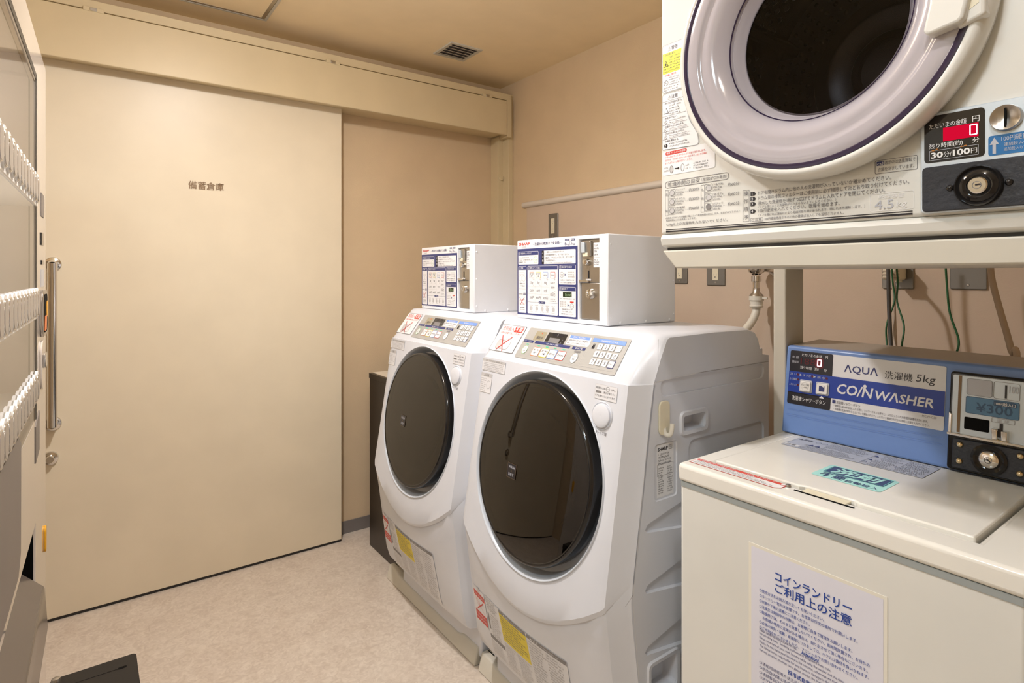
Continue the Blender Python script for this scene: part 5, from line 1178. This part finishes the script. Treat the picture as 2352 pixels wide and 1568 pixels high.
# button rows
for z in (1.500, 1.255, 1.075):
    r = MB().box(-0.215, 0.004, g0, g1, z - 0.052, z - 0.030, BTN)
    r.build('shelf', vm, bevel=0.002, local=True)
    for k in range(16):
        y = g1 - 0.030 - 0.0505 * k
        if y < g0 + 0.03: break
        b = MB(); o = Print(None).rr_pts(y - 0.0247, z - 0.046, y + 0.0247, z + 0.016, 0.0215, 6)
        b.prism([(0.002, yy, zz_) for yy, zz_ in o], (0.005, 0, 0), BTN)
        o2_ = Print(None).rr_pts(y - 0.0215, z - 0.044, y + 0.0215, z + 0.010, 0.019, 6)
        b.prism([(0.0065, yy, zz_) for yy, zz_ in o2_], (0.0022, 0, 0), CHROME)
        o3_ = Print(None).rr_pts(y - 0.0200, z - 0.0425, y + 0.0200, z + 0.0085, 0.0175, 6)
        b.prism([(0.0080, yy, zz_) for yy, zz_ in o3_], (0.0010, 0, 0), BFACE)
        b.build('selection_button', vm, bevel=0.001, local=True)
# lower panels
MB().prism([(0.0, -W_ + 0.05, 0.77), (0.0, -0.60, 0.77), (0.0, -0.565, 0.80), (0.0, -0.560, 0.995), (0.0, -0.60, 1.015), (0.0, -W_ + 0.05, 1.015)], (0.0015, 0, 0), VPANEL).build('poster_panel', vm, smooth=0, local=True)
MB().prism([(0.0, -0.285, 0.965), (0.0, -0.195, 0.985), (0.0, -0.195, 0.895), (0.0, -0.285, 0.885)], (0.0015, 0, 0), VPANEL).build('badge_plate', vm, smooth=0, local=True)
MB().prism([(-0.112, -0.855, 0.700), (-0.098, -0.855, 0.725), (0.016, -0.855, 0.610), (0.022, -0.855, 0.520), (0.010, -0.855, 0.495), (0.0, -0.855, 0.60)], (0, 0.575, 0), mat('flap_smoke_plastic', (0.13, 0.105, 0.085), rough=0.2)).build('delivery_flap', vm, bevel=0.004, seg=3, local=True)
q = MB(); y0, y1, z0, z1 = -0.858, -0.277, 0.492, 0.743
q.add([(-0.178, y0, z0), (-0.178, y1, z0), (-0.178, y1, z1), (-0.178, y0, z1), (-0.004, y0, z0), (-0.004, y1, z0), (-0.004, y1, z1), (-0.004, y0, z1)], [(0, 1, 2, 3), (1, 5, 6, 2), (3, 2, 6, 7), (0, 4, 5, 1), (0, 3, 7, 4)], VOID)
q.build('delivery_recess', vm, smooth=0, local=True)
# payment column
v = MB(); o = Print(None).rr_pts(-0.170, 1.150, -0.040, 1.262, 0.03, 6)
v.prism([(0.0, y, z) for y, z in o], (0.006, 0, 0), STEEL); v.build('coin_surround', vm, bevel=0.002, local=True)
v = MB(); o = Print(None).rr_pts(-0.150, 1.160, -0.060, 1.252, 0.02, 6); v.prism([(0.006, y, z) for y, z in o], (0.0012, 0, 0), VOID); v.prism([(0.0072, y, z) for y, z in ((-0.145, 1.165), (-0.100, 1.165), (-0.090, 1.200), (-0.135, 1.200))], (0.001, 0, 0), I['orange'])
v.build('coin_slot', vm, smooth=0, local=True)
v = MB().prism([(0.004, y, z) for y, z in Print(None).rr_pts(-0.090, 1.195, -0.055, 1.235, 0.012, 5)], (0.004, 0, 0), I['amber']); v.build('bill_slot', vm, bevel=0.002, local=True)
v = MB().prism([(0.0, y, z) for y, z in Print(None).rr_pts(-0.170, 1.025, -0.075, 1.140, 0.03, 6)], (0.004, 0, 0), VEND); v.build('lever_plate', vm, bevel=0.001, local=True)
MB().box(0.004, 0.009, -0.145, -0.095, 1.075, 1.110, CHROME).build('return_lever', vm, bevel=0.004, local=True)
MB().box(0.0, 0.0012, -0.150, -0.075, 1.270, 1.312, I['lgrey']).build('price_sticker', vm, smooth=0, local=True)
MB().box(0.0, 0.002, -0.150, -0.090, 1.370, 1.400, BLACKG).build('display', vm, smooth=0, local=True)
MB().box(0.0, 0.002, -0.140, -0.095, 1.324, 1.334, BLACKG).build('indicator', vm, smooth=0, local=True)
MB().box(0.0, 0.0015, -0.150, -0.070, 1.440, 1.495, VPANEL).build('notice_plate', vm, smooth=0, local=True)
v = MB().prism([(0.0, y, z) for y, z in Print(None).rr_pts(-0.060, 0.600, -0.035, 0.665, 0.012, 6)], (0.004, 0, 0), I['amber']); v.build('door_lock_cover', vm, bevel=0.001, local=True)

# display bottles inside the window
VR = Matrix.Rotation(VROT, 4, 'Z')
def vpos(y, z, x=-0.10): return Vector((-0.086, 1.93, 0)) + VR @ Vector((x, y, z))
def can(name, label, y, z, r, h, m, m2):
    p = vpos(y, z)
    o = thing(name, label, 'drink bottle', p, 0, 'sample drinks in the vending machine window')
    MB().lathe([(0, 0), (r * 0.85, 0), (r, 0.008), (r, h * 0.68), (r * 0.75, h * 0.82), (r * 0.38, h * 0.9), (r * 0.36, h * 0.93)], p, (0, 0, 1), (1, 0, 0), m, 28).build('bottle_body', o, smooth=50)
    MB().lathe([(r * 0.42, h * 0.93), (r * 0.42, h), (0, h)], p, (0, 0, 1), (1, 0, 0), I['white'], 20).build('cap', o, smooth=40)
    MB().lathe([(r + 0.0006, h * 0.22), (r + 0.0006, h * 0.60)], p, (0, 0, 1), (1, 0, 0), m2, 28).build('wrap', o, smooth=50)
PINK = mat('bottle_pink', (0.62, 0.22, 0.20), rough=0.2); AMB = mat('bottle_amber', (0.35, 0.16, 0.05), rough=0.15); PALE = mat('bottle_pale', (0.55, 0.55, 0.5), rough=0.2)
can('drink_bottle', 'pink sample bottle on the upper shelf of the vending machine', -0.46, 1.470, 0.034, 0.21, PINK, I['orange'])
can('drink_bottle', 'pale sample bottle on the middle shelf of the vending machine', -0.40, 1.225, 0.033, 0.19, PALE, I['sky'])
can('drink_bottle', 'amber sample bottle on the bottom shelf of the vending machine', -0.36, 1.045, 0.026, 0.13, AMB, I['yellow'])

# low bin by the machine
bn = thing('waste_bin', 'low dark brown bin with slotted lid on the floor by the vending machine', 'bin', (0.0, 1.62, 0))
MB().box(-0.066, 0.096, 1.485, 1.735, 0.0, 0.325, BINB).build('bin_body', bn, bevel=0.006)
MB().prism([(x, y, 0.325) for x, y in Print(None).rr_pts(-0.070, 1.480, 0.100, 1.738, 0.010)], (0, 0, 0.025), BINB).build('lid', bn, bevel=0.002)
pr = Print(lambda a, b, h: (a, b, 0.350 + h), 0.0004)
pr.rect(-0.066, 1.6885, 0.066, 1.6900, VOID); pr.rrect(0.060, 1.686, 0.078, 1.6935, 0.0035, VOID, 1)
pr.build('lid_slot', bn)
MB().lathe([(0, 0.022), (0.008, 0.020), (0.010, 0.014), (0.010, 0.0)], (-0.058, 1.700, 0.350), (0, 0, 1), (1, 0, 0), STEEL, 18).build('lid_knob', bn, smooth=50)
